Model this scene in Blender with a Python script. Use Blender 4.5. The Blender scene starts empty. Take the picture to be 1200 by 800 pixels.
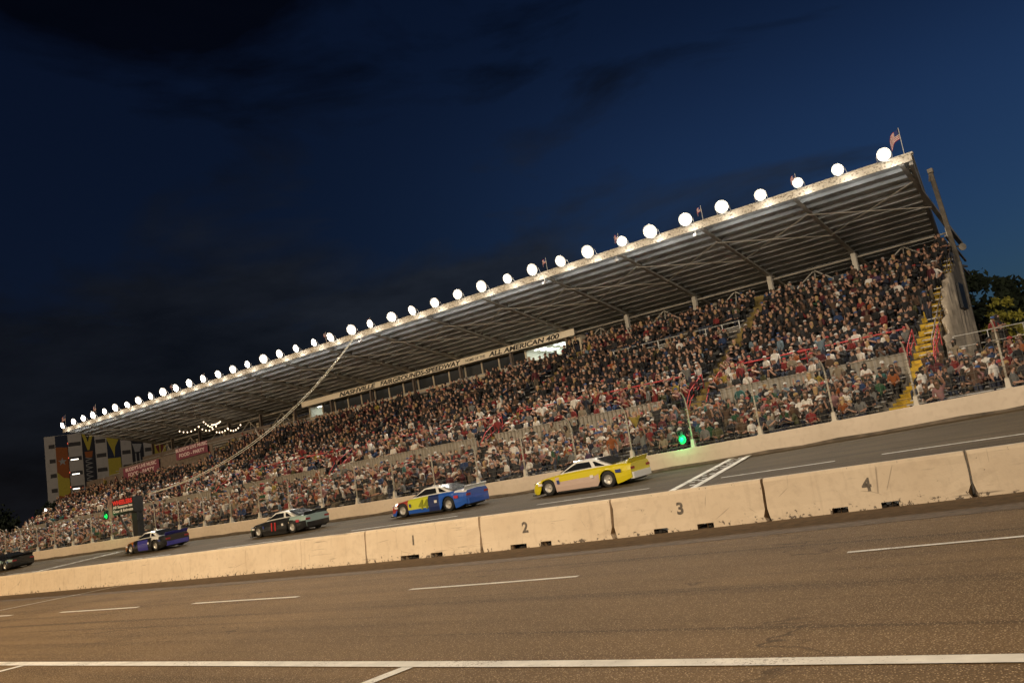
import bpy, bmesh, math, random
import numpy as np
from mathutils import Vector, Matrix
random.seed(7); np.random.seed(7)
sc = bpy.context.scene
COL = sc.collection
R = math.radians

# ------------------------------------------------------------------ helpers
def link(o):
    COL.objects.link(o); return o

def tag(o, label=None, cat=None, group=None, kind=None):
    if label: o['label'] = label
    if cat: o['category'] = cat
    if group: o['group'] = group
    if kind: o['kind'] = kind
    return o

def thing(name, label, cat, loc=(0, 0, 0), rot=(0, 0, 0), group=None):
    o = bpy.data.objects.new(name, None)
    o.empty_display_size = 0.3
    o.location = loc; o.rotation_euler = rot
    link(o)
    return tag(o, label, cat, group)

class MB:
    """collects polygons, becomes one mesh object"""
    def __init__(s): s.v = []; s.f = []; s.m = []
    def add(s, vs, fs, m=0):
        b = len(s.v); s.v += [tuple(p) for p in vs]
        s.f += [tuple(i + b for i in f) for f in fs]
        s.m += [m] * len(fs) if isinstance(m, int) else list(m)
        return s
    def box(s, a, b, m=0):
        x0, y0, z0 = a; x1, y1, z1 = b
        return s.add([(x0,y0,z0),(x1,y0,z0),(x1,y1,z0),(x0,y1,z0),(x0,y0,z1),(x1,y0,z1),(x1,y1,z1),(x0,y1,z1)],
                     [(0,3,2,1),(4,5,6,7),(0,1,5,4),(1,2,6,5),(2,3,7,6),(3,0,4,7)], m)
    def quad(s, a, b, c, d, m=0): return s.add([a, b, c, d], [(0,1,2,3)], m)
    def tube(s, pts, r, n=6, m=0):
        pts = [Vector(p) for p in pts]
        rs = r if isinstance(r, (list, tuple)) else [r] * len(pts)
        vs = []
        for i, p in enumerate(pts):
            t = (pts[min(i+1, len(pts)-1)] - pts[max(i-1, 0)]).normalized()
            up = Vector((0,0,1)) if abs(t.z) < .9 else Vector((1,0,0))
            a = t.cross(up).normalized(); c = t.cross(a)
            for k in range(n):
                w = 2*math.pi*k/n
                vs.append(p + (a*math.cos(w) + c*math.sin(w))*rs[i])
        fs = []
        for i in range(len(pts)-1):
            for k in range(n):
                fs.append((i*n+k, i*n+(k+1) % n, (i+1)*n+(k+1) % n, (i+1)*n+k))
        fs.append(tuple(range(n-1, -1, -1))); fs.append(tuple(range((len(pts)-1)*n, len(pts)*n)))
        return s.add(vs, fs, m)
    def bar(s, a, b, w, h, m=0):
        """rectangular beam from a to b, w across, h in the upright direction"""
        a = Vector(a); b = Vector(b); t = (b-a).normalized()
        up = Vector((0,0,1)) if abs(t.z) < .95 else Vector((0,1,0))
        c = t.cross(up).normalized()*w/2; u = c.cross(t).normalized()*h/2
        vs = [a-c-u, a+c-u, a+c+u, a-c+u, b-c-u, b+c-u, b+c+u, b-c+u]
        return s.add(vs, [(0,1,2,3),(7,6,5,4),(0,4,5,1),(1,5,6,2),(2,6,7,3),(3,7,4,0)], m)
    def prism(s, poly, d, m=0):
        """planar 3D polygon pushed along vector d"""
        n = len(poly); d = Vector(d)
        vs = [Vector(p) for p in poly] + [Vector(p)+d for p in poly]
        fs = [tuple(range(n-1,-1,-1)), tuple(range(n, 2*n))] + [(i,(i+1)%n,(i+1)%n+n,i+n) for i in range(n)]
        return s.add(vs, fs, m)
    def lathe(s, prof, origin, axis, n=16, m=0):
        """prof: list of (along axis, radius)"""
        o = Vector(origin); t = Vector(axis).normalized()
        up = Vector((0,0,1)) if abs(t.z) < .9 else Vector((1,0,0))
        a = t.cross(up).normalized(); c = t.cross(a)
        vs = []
        for h, r in prof:
            for k in range(n):
                w = 2*math.pi*k/n
                vs.append(o + t*h + (a*math.cos(w)+c*math.sin(w))*r)
        fs = []
        for i in range(len(prof)-1):
            for k in range(n):
                fs.append((i*n+k, i*n+(k+1)%n, (i+1)*n+(k+1)%n, (i+1)*n+k))
        return s.add(vs, fs, m)
    def build(s, name, mats, parent=None, smooth=False, loc=None):
        me = bpy.data.meshes.new(name)
        me.from_pydata(s.v, [], s.f)
        mats = mats if isinstance(mats, (list, tuple)) else [mats]
        for mt in mats: me.materials.append(mt)
        if len(mats) > 1: me.polygons.foreach_set('material_index', s.m)
        if smooth: me.polygons.foreach_set('use_smooth', [True]*len(me.polygons))
        bm = bmesh.new(); bm.from_mesh(me)
        bmesh.ops.recalc_face_normals(bm, faces=bm.faces)
        bm.to_mesh(me); bm.free()
        me.update()
        o = bpy.data.objects.new(name, me)
        if loc: o.location = loc
        if parent is not None: o.parent = parent
        return link(o)

def text_mesh(name, body, size, mat, parent, loc, rot=(R(90),0,0), shear=0.0, bold=0.0, depth=0.004, spacing=1.0, align='LEFT', width=None):
    cu = bpy.data.curves.new('tmp_text', 'FONT')
    cu.body = body; cu.size = size; cu.shear = shear; cu.offset = bold; cu.extrude = depth
    cu.space_character = spacing; cu.align_x = align
    t = bpy.data.objects.new('tmp_text', cu); link(t)
    dg = bpy.context.evaluated_depsgraph_get(); dg.update()
    me = bpy.data.meshes.new_from_object(t.evaluated_get(dg))
    bpy.data.objects.remove(t); bpy.data.curves.remove(cu)
    me.materials.clear(); me.materials.append(mat)
    o = bpy.data.objects.new(name, me); link(o)
    o.parent = parent; o.location = loc; o.rotation_euler = rot
    if width:
        xs = [v.co.x for v in me.vertices]; k = width/(max(xs)-min(xs))
        for v in me.vertices: v.co.x *= k
    return o

# ------------------------------------------------------------------ materials
def lin(c):
    return tuple((x/255/12.92 if x <= 10 else ((x/255+.055)/1.055)**2.4) for x in c)

MATS = {}
def mat(name, col, rough=.7, metal=0.0, noise=0.0, nscale=3.0, emit=None, estr=0.0, bump=0.0, bscale=40.0, coat=0.0):
    if name in MATS: return MATS[name]
    m = bpy.data.materials.new(name); m.use_nodes = True
    nt = m.node_tree; b = nt.nodes['Principled BSDF']
    b.inputs['Base Color'].default_value = (*col, 1)
    b.inputs['Roughness'].default_value = rough
    b.inputs['Metallic'].default_value = metal
    if coat: b.inputs['Coat Weight'].default_value = coat
    if emit:
        b.inputs['Emission Color'].default_value = (*emit, 1); b.inputs['Emission Strength'].default_value = estr
    if noise or bump:
        tc = nt.nodes.new('ShaderNodeTexCoord')
    if noise:
        n = nt.nodes.new('ShaderNodeTexNoise'); n.inputs['Scale'].default_value = nscale; n.inputs['Detail'].default_value = 6
        nt.links.new(tc.outputs['Object'], n.inputs['Vector'])
        r = nt.nodes.new('ShaderNodeValToRGB')
        r.color_ramp.elements[0].position = .3; r.color_ramp.elements[1].position = .7
        r.color_ramp.elements[0].color = (*[c*(1-noise) for c in col], 1)
        r.color_ramp.elements[1].color = (*[min(1, c*(1+noise*.6)) for c in col], 1)
        nt.links.new(n.outputs['Fac'], r.inputs['Fac']); nt.links.new(r.outputs['Color'], b.inputs['Base Color'])
    if bump:
        n2 = nt.nodes.new('ShaderNodeTexNoise'); n2.inputs['Scale'].default_value = bscale; n2.inputs['Detail'].default_value = 4
        nt.links.new(tc.outputs['Object'], n2.inputs['Vector'])
        bp = nt.nodes.new('ShaderNodeBump'); bp.inputs['Strength'].default_value = bump; bp.inputs['Distance'].default_value = .02
        nt.links.new(n2.outputs['Fac'], bp.inputs['Height']); nt.links.new(bp.outputs['Normal'], b.inputs['Normal'])
    MATS[name] = m
    return m

class NT:
    """tiny node-building helper"""
    def __init__(s, m): s.nt = m.node_tree; s.b = s.nt.nodes['Principled BSDF']; s.tc = s.n('ShaderNodeTexCoord').outputs['Object']
    def n(s, t, **kw):
        x = s.nt.nodes.new(t)
        for k, v in kw.items(): setattr(x, k, v)
        return x
    def l(s, a, b): s.nt.links.new(a, b)
    def noise(s, scale, detail=5, vec=None, rough=.55, dist=0.0):
        x = s.n('ShaderNodeTexNoise'); x.inputs['Scale'].default_value = scale; x.inputs['Detail'].default_value = detail
        x.inputs['Roughness'].default_value = rough; x.inputs['Distortion'].default_value = dist
        s.l(vec or s.tc, x.inputs['Vector']); return x.outputs['Fac']
    def vor(s, scale, feature='F1', vec=None):
        x = s.n('ShaderNodeTexVoronoi', feature=feature); x.inputs['Scale'].default_value = scale
        s.l(vec or s.tc, x.inputs['Vector']); return x.outputs['Distance']
    def scl(s, v):
        x = s.n('ShaderNodeMapping'); x.inputs['Scale'].default_value = v; s.l(s.tc, x.inputs['Vector']); return x.outputs['Vector']
    def ramp(s, fac, stops):
        x = s.n('ShaderNodeValToRGB'); e = x.color_ramp.elements
        while len(e) < len(stops): e.new(.5)
        for i, (p, c) in enumerate(stops):
            e[i].position = p; e[i].color = (*c, 1) if len(c) == 3 else c
        s.l(fac, x.inputs['Fac']); return x.outputs['Color']
    def mix(s, fac, a, b, mode='MIX'):
        x = s.n('ShaderNodeMix', data_type='RGBA', blend_type=mode)
        for sock, v in ((x.inputs[0], fac), (x.inputs[6], a), (x.inputs[7], b)):
            if hasattr(v, 'links'): s.l(v, sock)
            else: sock.default_value = v if isinstance(v, float) else (*v, 1)
        return x.outputs[2]
    def math(s, op, a, b=0.0, c=None):
        x = s.n('ShaderNodeMath', operation=op)
        for i, v in enumerate((a, b) if c is None else (a, b, c)):
            if hasattr(v, 'links'): s.l(v, x.inputs[i])
            else: x.inputs[i].default_value = v
        return x.outputs[0]
    def bump(s, h, strength, dist=.02):
        x = s.n('ShaderNodeBump'); x.inputs['Strength'].default_value = strength; x.inputs['Distance'].default_value = dist
        s.l(h, x.inputs['Height']); s.l(x.outputs['Normal'], s.b.inputs['Normal'])
    def sep(s, vec=None):
        x = s.n('ShaderNodeSeparateXYZ'); s.l(vec or s.tc, x.inputs[0]); return x.outputs

def g3(v): return (v, v, v)

def asphalt(name, base, light, streak=.5, grain=60.0):
    m = bpy.data.materials.new(name); m.use_nodes = True; N = NT(m)
    big = N.noise(.35, 4)
    streaks = N.noise(1.0, 5, N.scl((.07, 1.6, 1)))
    c = N.mix(N.ramp(big, [(.3, g3(0)), (.7, g3(1))]), base, tuple(x*1.5 for x in base))
    c = N.mix(N.math('MULTIPLY', N.ramp(streaks, [(.45, g3(0)), (.75, g3(1))]), streak), c, tuple(x*.5 for x in base))
    tyre = N.noise(1.0, 3, N.scl((.035, 3.2, 1)), .5, .3)
    c = N.mix(N.math('MULTIPLY', N.ramp(tyre, [(.58, g3(0)), (.70, g3(1))]), .68), c, tuple(x*.42 for x in base))
    spill = N.noise(.55, 6, None, .62)
    c = N.mix(N.math('MULTIPLY', N.ramp(spill, [(.62, g3(0)), (.72, g3(1))]), .4), c, tuple(x*.5 for x in base))
    stone = N.vor(grain)
    c = N.mix(N.ramp(stone, [(.06, g3(1)), (.36, g3(0))]), c, light)
    fine = N.noise(grain*2.2, 3)
    c = N.mix(N.ramp(fine, [(.38, g3(.75)), (.6, g3(0))]), c, tuple(x*.3 for x in base))
    # hairline cracks and old tyre marks
    wob = N.noise(.8, 3)
    mp = N.n('ShaderNodeVectorMath', operation='MULTIPLY_ADD')
    N.l(N.tc, mp.inputs[0]); mp.inputs[1].default_value = (.22, .5, 1)
    vv = N.n('ShaderNodeCombineXYZ'); N.l(wob, vv.inputs[0]); N.l(wob, vv.inputs[1]); N.l(vv.outputs[0], mp.inputs[2])
    cr = N.vor(.55, 'DISTANCE_TO_EDGE', mp.outputs[0])
    crk = N.math('MULTIPLY', N.ramp(cr, [(.0, g3(1)), (.008, g3(0))]), N.ramp(N.noise(.5, 2), [(.5, g3(0)), (.62, g3(.8))]))
    c = N.mix(crk, c, tuple(x*.25 for x in base))
    N.l(c, N.b.inputs['Base Color'])
    N.b.inputs['Roughness'].default_value = .82
    N.b.inputs['Specular IOR Level'].default_value = .12
    N.bump(N.math('ADD', N.math('MULTIPLY', stone, -1.0), fine), .55, .012)
    return m

def barrier_paint(name):
    m = bpy.data.materials.new(name); m.use_nodes = True; N = NT(m)
    geo = N.n('ShaderNodeNewGeometry').outputs['Position']
    z = N.sep(geo)[2]
    big = N.noise(.9, 6, geo); mid = N.noise(6, 6, geo); fine = N.noise(26, 5, geo)
    c = N.mix(N.ramp(big, [(.3, g3(0)), (.7, g3(1))]), (.62, .50, .36), (.70, .58, .43))
    c = N.mix(N.math('MULTIPLY', N.ramp(mid, [(.5, g3(0)), (.72, g3(1))]), .45), c, (.50, .40, .29))
    # vertical drip stains
    mp = N.n('ShaderNodeMapping'); mp.inputs['Scale'].default_value = (7, 7, .55); N.l(geo, mp.inputs['Vector'])
    drip = N.noise(1.0, 4, mp.outputs['Vector'])
    c = N.mix(N.math('MULTIPLY', N.ramp(drip, [(.58, g3(0)), (.75, g3(1))]), .30), c, (.36, .28, .2))
    sm = N.n('ShaderNodeMapping'); sm.inputs['Scale'].default_value = (.8, .8, 16); N.l(geo, sm.inputs['Vector'])
    scr = N.math('MULTIPLY', N.ramp(N.noise(1.0, 5, sm.outputs['Vector'], .6), [(.63, g3(0)), (.70, g3(.75))]), N.ramp(N.noise(.45, 3, geo), [(.46, g3(0)), (.6, g3(1))]))
    c = N.mix(scr, c, (.15, .115, .085))
    # chipped paint, denser along the foot and the top edge where wheels and forklifts knock it
    foot = N.n('ShaderNodeMapRange'); foot.inputs[1].default_value = .0; foot.inputs[2].default_value = .22; foot.inputs[3].default_value = .13; foot.inputs[4].default_value = 0
    N.l(z, foot.inputs[0])
    top = N.n('ShaderNodeMapRange'); top.inputs[1].default_value = .72; top.inputs[2].default_value = .9; top.inputs[3].default_value = 0; top.inputs[4].default_value = .035
    N.l(z, top.inputs[0])
    chip = N.math('ADD', N.math('ADD', N.noise(9, 7, geo, .7), foot.outputs[0]), top.outputs[0])
    cm = N.ramp(chip, [(.665, g3(0)), (.69, g3(1))])
    c = N.mix(cm, c, (.13, .10, .075))
    crv = N.vor(.9, 'DISTANCE_TO_EDGE', geo)
    crk = N.math('MULTIPLY', N.ramp(crv, [(.0, g3(1)), (.006, g3(0))]), N.ramp(N.noise(1.1, 2, geo), [(.55, g3(0)), (.62, g3(.75))]))
    c = N.mix(crk, c, (.16, .12, .09))
    N.l(c, N.b.inputs['Base Color']); N.b.inputs['Roughness'].default_value = .75
    N.bump(N.math('ADD', N.math('MULTIPLY', fine, .5), N.math('MULTIPLY', cm, -.8)), .35, .02)
    return m

def wall_paint(name, a, b, dark, scale=1.0, chips=.70):
    m = bpy.data.materials.new(name); m.use_nodes = True; N = NT(m)
    geo = N.n('ShaderNodeNewGeometry').outputs['Position']
    c = N.mix(N.ramp(N.noise(.6*scale, 6, geo), [(.3, g3(0)), (.7, g3(1))]), a, b)
    c = N.mix(N.math('MULTIPLY', N.ramp(N.noise(4*scale, 6, geo), [(.5, g3(0)), (.75, g3(1))]), .4), c, dark)
    c = N.mix(N.ramp(N.noise(3*scale, 8, geo, .7), [(chips, g3(0)), (chips+.03, g3(.8))]), c, tuple(x*.5 for x in dark))
    N.l(c, N.b.inputs['Base Color']); N.b.inputs['Roughness'].default_value = .8
    return m

def corrugated(name, col, axis=0, period=.28, depth=.04, noise=.25):
    m = bpy.data.materials.new(name); m.use_nodes = True; N = NT(m)
    geo = N.n('ShaderNodeNewGeometry').outputs['Position']
    a = N.sep(geo)[axis]
    w = N.math('SINE', N.math('MULTIPLY', a, 2*math.pi/period))
    c = N.mix(N.ramp(N.noise(1.3, 6, geo), [(.3, g3(0)), (.7, g3(1))]), tuple(x*(1-noise) for x in col), col)
    N.l(c, N.b.inputs['Base Color']); N.b.inputs['Roughness'].default_value = .6
    N.bump(w, .8, depth)
    return m

M_pit = asphalt('pit_asphalt', (.172, .108, .052), (.85, .62, .36), .6, 42)
M_track = asphalt('track_asphalt', (.10, .072, .040), (.22, .165, .105), .9, 30)
M_dirt = mat('oil_dark_dirt', (.115, .073, .038), .9, noise=.45, nscale=5, bump=.5, bscale=50)
M_ground = mat('infield_earth', (.05, .045, .035), .95, noise=.4, nscale=.2)
M_barrier = barrier_paint('cream_barrier_paint')
M_outer = wall_paint('outer_wall_paint', (.50, .42, .33), (.58, .49, .39), (.36, .29, .22))
M_fascia = wall_paint('fascia_flaking_paint', (.58, .52, .42), (.66, .60, .49), (.26, .18, .11), 2.6, .545)
M_sign = wall_paint('sign_cream', (.78, .70, .56), (.82, .74, .60), (.6, .52, .4), 1.0, .8)
M_conc = mat('stand_concrete', (.17, .15, .125), .9, noise=.35, nscale=1.5)
M_bench = mat('bench_aluminium', (.42, .42, .42), .45, .4, noise=.2)
M_roof = mat('roof_deck_grey', (.60, .625, .64), .7, noise=.3, nscale=.6)
M_steel = mat('stand_steel', (.42, .39, .34), .6, .2, noise=.3, nscale=1.0)
M_steeldk = mat('brown_steel', (.14, .11, .09), .6, .2, noise=.3)
M_beige = mat('beige_post', (.55, .47, .35), .7, noise=.2)
M_back = corrugated('back_wall_sheet', (.22, .19, .155), 0, .6, .05)
M_mid = corrugated('mid_wall_sheet', (.34, .31, .26), 0, .3, .05)
M_yellow = mat('stair_yellow', (.55, .36, .03), .75, noise=.35, nscale=3)
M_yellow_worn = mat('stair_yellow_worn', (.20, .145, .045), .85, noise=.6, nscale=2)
M_red = mat('rail_red', (.50, .05, .05), .5, noise=.2)
M_grey = mat('rail_galvanised', (.50, .49, .46), .45, .3, noise=.2)
M_post = mat('post_cream', (.40, .36, .29), .6, noise=.2)
M_wire = mat('fence_wire', (.16, .15, .13), .5, .3)
def worn_paint(name, col, under, amount):
    m = bpy.data.materials.new(name); m.use_nodes = True; N = NT(m)
    c = N.mix(N.ramp(N.noise(3, 5), [(.35, g3(0)), (.7, g3(1))]), col, tuple(x*.72 for x in col))
    wear = N.math('ADD', N.noise(38, 4, None, .65), N.math('MULTIPLY', N.noise(1.1, 4), .5))
    c = N.mix(N.ramp(wear, [(amount, g3(0)), (amount+.06, g3(.9))]), c, under)
    N.l(c, N.b.inputs['Base Color']); N.b.inputs['Roughness'].default_value = .8
    return m
M_white = worn_paint('road_paint_white', (.76, .71, .62), (.16, .11, .065), .86)
M_whitetrack = mat('track_paint_white', (.72, .69, .63), .7, noise=.5, nscale=3)
M_black = mat('matt_black', (.012, .012, .012), .5)
M_ink = mat('letter_black', (.02, .018, .016), .7)
M_rubber = mat('tyre_rubber', (.02, .02, .02), .85)
M_glass = mat('dark_glass', (.015, .017, .02), .08)
M_win = mat('press_box_glass', (.03, .033, .035), .12)
M_room = mat('room_wall_white', (.75, .74, .68), .8)
M_tube = mat('ceiling_tube', (.9, .9, .9), .5, emit=(.88, 1, .93), estr=7.0)
M_lens = mat('floodlight_lens', (.9, .9, .9), .3, emit=(1, .97, .9), estr=60.0)
M_house = mat('lamp_housing_alu', (.62, .60, .56), .35, .6)
M_green = mat('signal_green_lamp', (.02, .6, .2), .3, emit=(.0, 1, .12), estr=3.0)
M_bulb = mat('string_bulb', (.9, .8, .6), .4, emit=(1, .74, .5), estr=3.0)
M_bldg = wall_paint('tower_render', (.42, .38, .33), (.46, .42, .36), (.28, .25, .21), .3, .8)
M_slot = mat('tower_gallery_dark', (.05, .043, .038), .8)
M_tarp = mat('canvas_tarp', (.50, .42, .32), .9, noise=.35, nscale=2)
M_stencil = mat('stencil_grey', (.15, .125, .10), .9, noise=.5, nscale=14)
M_rubble = mat('pocket_rubble', (.03, .026, .022), 1.0, noise=.4, nscale=20)

# ------------------------------------------------------------------ curved lines of the place
PITX = np.array([-120, -80, -60, -44, -28.7, -23, -18.3, -14, -10.4, -7, -3.2, 0, 6, 20])
PITY = np.array([22.5, 19.7, 18.6, 17.9, 17.1, 16.85, 16.75, 16.6, 16.8, 17.4, 18.02, 18.7, 20.0, 23.0])
OUTX = np.array([-200, -130, -100, -87, -80, -65, -53.6, -40.4, -27.3, -17.5, -10, -3.9, 3, 20])
OUTZ = np.array([1.1, 1.1, 1.08, 1.04, 1.01, .97, .88, .78, .82, .95, 1.13, 1.30, 1.5, 1.9])
def smooth_interp(x, X, Y):
    s = 0.0
    for d, w in ((-2.5, .2), (-1.2, .2), (0, .2), (1.2, .2), (2.5, .2)): s += w*float(np.interp(x+d, X, Y))
    return s
def pit_y(x): return smooth_interp(x, PITX, PITY)
def out_z(x): return smooth_interp(x, OUTX, OUTZ)
YW = 35.5
WALL_H = .79
def ztrack(x, y):
    y0 = pit_y(x) + .4
    return .02 + (out_z(x) - .02)*max(0.0, min(1.0, (y-y0)/(YW-y0)))

# ------------------------------------------------------------------ ground
def sheet(xs, yf, name, material, zf, kind='structure'):
    b = MB(); vs = []; fs = []
    ny = None
    for x in xs:
        ys = yf(x); ny = len(ys)
        for y in ys: vs.append((x, y, zf(x, y)))
    for i in range(len(xs)-1):
        for j in range(ny-1):
            fs.append((i*ny+j, (i+1)*ny+j, (i+1)*ny+j+1, i*ny+j+1))
    b.add(vs, fs)
    o = b.build(name, material)
    return tag(o, kind=kind)

g = MB().quad((-3000, -3000, -.06), (3000, -3000, -.06), (3000, 4000, -.06), (-3000, 4000, -.06)).build('ground', M_ground)
tag(g, kind='structure')
XS = list(np.arange(-120, 20.1, 1.5))
sheet(XS, lambda x: [-40, -10, 0, 5, 10, pit_y(x)+.2], 'pit_road', M_pit, lambda x, y: 0.0)
sheet(XS, lambda x: list(np.linspace(pit_y(x)+.25, YW+.3, 10)), 'race_track', M_track, ztrack)
# dark dirt strip along the barrier foot
DX = np.array([-120, -44, -37.5, -24, -16.3, -11.6, -9.1, -4.5, -2, 6, 20]); DY = np.array([20.3, 15.9, 15.2, 14.4, 14.1, 13.95, 14.3, 14.95, 15.3, 16.6, 19.5])
random.seed(11)
sheet(list(np.arange(-120, 20.1, .25)), lambda x: [smooth_interp(x, DX, DY)+.25+random.uniform(-.04, .04), pit_y(x)+.15], 'dirt_strip', M_dirt, lambda x, y: .004)

def strip(b, pts, w, z):
    """painted stripe along a polyline on the pit surface"""
    for (x0, y0), (x1, y1) in zip(pts, pts[1:]):
        d = Vector((x1-x0, y1-y0)).normalized(); n = Vector((-d.y, d.x))*w/2
        b.quad((x0-n.x, y0-n.y, z), (x1-n.x, y1-n.y, z), (x1+n.x, y1+n.y, z), (x0+n.x, y0+n.y, z))
b = MB()
LX = np.array([-90, -16.4, -9.35, -6.5, -5.35, -2.9, -1.7, -1.2, 8, 20]); LY = np.array([6.4, 6.42, 6.47, 6.47, 6.45, 6.54, 6.64, 6.68, 7.1, 7.6])
xs = list(np.arange(-90, 15, .5)); strip(b, [(x, smooth_interp(x, LX, LY)) for x in xs], .215, .008)
for x in (-31.3, -23.1, -14.95, -6.52, 1.7):
    y1 = smooth_interp(x, LX, LY)-.12; strip(b, [(x, y1), (x, y1-4.8)], .16, .008)
DSX = np.array([-90, -24.9, -20.9, -18.5, -14.7, -11.4, -7.9, -3.8, -1.9, 10]); DSY = np.array([13.2, 11.6, 11.55, 11.6, 11.5, 11.42, 11.6, 12.13, 12.4, 14])
for a in [(-74.5, -70.8), (-67.3, -63.6), (-60.1, -56.4), (-53, -49.3), (-46, -42.3), (-39, -35.2), (-32, -28.1), (-24.95, -20.9), (-18.5, -14.65), (-11.45, -7.9), (-3.8, -.1), (3.5, 7)]:
    xx = np.linspace(a[0], a[1], 6); strip(b, [(x, smooth_interp(x, DSX, DSY)) for x in xx], .13, .008)
strip(b, [(-32.05, 12.9), (-32.05, pit_y(-32.05)-.15)], .14, .009)
tag(b.build('pit_road_markings', M_white), kind='structure')
b = MB()
def tstrip(x0, x1, y0, y1, n=6):
    for i in range(n):
        for_x = [x0+(x1-x0)*i/n, x0+(x1-x0)*(i+1)/n]
        xa, xb = for_x
        b.quad((xa, y0, ztrack(xa, y0)+.006), (xb, y0, ztrack(xb, y0)+.006), (xb, y1, ztrack(xb, y1)+.006), (xa, y1, ztrack(xa, y1)+.006))
for x0, x1 in [(-95, -89), (-80, -74), (-66, -60), (-51, -45.5), (-41, -35.5), (-30.5, -24), (-19.85, -14.9), (-12.16, -8.35), (-6.95, -.5), (4, 10)]:
    tstrip(x0, x1, 27.25, 27.40)
SL = -.2
rng0 = random.Random(4)
def across(x0, x1, ya, yb, n=10):
    for i in range(n):
        y0 = ya+(yb-ya)*i/n; y1 = ya+(yb-ya)*(i+1)/n
        a0, a1 = SL*(y0-26), SL*(y1-26)
        b.quad((x0+a0, y0, ztrack(x0, y0)+.010), (x1+a0, y0, ztrack(x1, y0)+.010), (x1+a1, y1, ztrack(x1, y1)+.010), (x0+a1, y1, ztrack(x0, y1)+.010))
for xo, ya, yb in ((-13.3, 18.6, 35.2), (-61.2, 19.5, 33.5)):
    across(xo, xo+.26, ya, yb); across(xo+.78, xo+1.04, ya, yb)
    y = ya; k = 0
    while y < yb-.25:
        sx = xo+.30+(.24 if k % 2 else 0)
        if rng0.random() < .55: across(sx, sx+.2, y, y+.2, 1)
        y += .30; k += 1
tag(b.build('race_track_markings', M_whitetrack), kind='structure')

# ------------------------------------------------------------------ near concrete barrier, section by section
ORD = ['zeroth', 'first', 'second', 'third', 'fourth', 'fifth', 'sixth', 'seventh', 'eighth', 'ninth', 'tenth', 'eleventh', 'twelfth', 'thirteenth',
       'fourteenth', 'fifteenth', 'sixteenth', 'seventeenth', 'eighteenth', 'nineteenth', 'twentieth']
def ordn(n):
    if n <= 20: return ORD[n]
    t = {2: 'twenty', 3: 'thirty', 4: 'forty'}[n//10]
    return t+'-'+ORD[n % 10] if n % 10 else {2: 'twentieth', 3: 'thirtieth', 4: 'fortieth'}[n//10]

BH = .87
def barrier(x0, x1, name_no, notches, label, rough_ends=True):
    y0, y1 = pit_y(x0), pit_y(x1)
    d = Vector((x1-x0, y1-y0, 0)); L = d.length; ang = math.atan2(d.y, d.x)
    root = thing('concrete_barrier', label, 'concrete barrier', (x0, y0, 0), (0, 0, ang), 'cream concrete barrier sections along pit road')
    b = MB()
    gap = .018 if rough_ends else .006
    zs = [.0, .11, .25, .45, .65, .80, .845, .87]
    yfr = [.0, .012, .03, .045, .06, .072, .085, .12]   # front face leans back a little
    ybk = [.50, .49, .46, .43, .40, .37, .36, .33]
    cuts = [0.0, L]
    for a, c in notches: cuts += [a, c]
    for k in range(1, 8): cuts.append(L*k/8)
    cuts = sorted(set(round(c, 3) for c in cuts))
    def prof(x, end):
        pts = []
        for i, z in enumerate(zs):
            j = (random.uniform(0, .035) + (.05 if z < .12 else 0)*random.random()) if (end and rough_ends) else 0
            dx = gap + j if end == 1 else (-(gap + j) if end == 2 else 0)
            pts.append((x+dx, yfr[i]+(random.uniform(0, .02) if end and rough_ends else 0), z + (random.uniform(-.006, .004) if i == len(zs)-1 else 0)))
        for i in range(len(zs)-1, -1, -1):
            dx = gap if end == 1 else (-gap if end == 2 else 0)
            pts.append((x+dx, ybk[i], zs[i]))
        return pts
    n = len(zs)*2
    rings = [prof(c, 1 if i == 0 else (2 if i == len(cuts)-1 else 0)) for i, c in enumerate(cuts)]
    vs = [p for r in rings for p in r]; fs = []
    def innotch(xm): return any(a < xm < c for a, c in notches)
    for i in range(len(cuts)-1):
        nt = innotch((cuts[i]+cuts[i+1])/2)
        for k in range(n):
            k2 = (k+1) % n
            if nt and k in (0, n-1, n-2): continue      # pocket: leave the lowest band open
            fs.append((i*n+k, i*n+k2, (i+1)*n+k2, (i+1)*n+k))
        if nt:  # ceiling of the pocket and its sides
            fs.append((i*n+1, (i+1)*n+1, (i+1)*n+n-2, i*n+n-2))
            for j in (i, i+1):
                fs.append((j*n, j*n+1, j*n+n-2, j*n+n-1))
    fs.append(tuple(range(n-1, -1, -1))); fs.append(tuple(range((len(cuts)-1)*n, len(cuts)*n)))
    b.add(vs, fs)
    b.build('body', M_barrier, root)
    if name_no:
        text_mesh('stencil_number', name_no, .34, M_stencil, root, (name_pos[name_no]-x0, .034, .37), (R(90)-.09, 0, 0), bold=.012, depth=.002)
    if notches:
        rb = MB()
        for a, c in notches:
            for _ in range(14):
                px = random.uniform(a+.03, c-.03); s = random.uniform(.025, .06); py = random.uniform(.08, .3)
                rb.lathe([(-s, .001), (-s*.4, s*.8), (s*.3, s), (s, .001)], (px, py, s*.6), (random.random()-.5, random.random()-.5, 1), 6)
        rb.build('pocket_rubble', M_rubble, root)
    return root
name_pos = {'1': -16.45, '2': -12.75, '3': -8.78, '4': -4.98}
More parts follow.
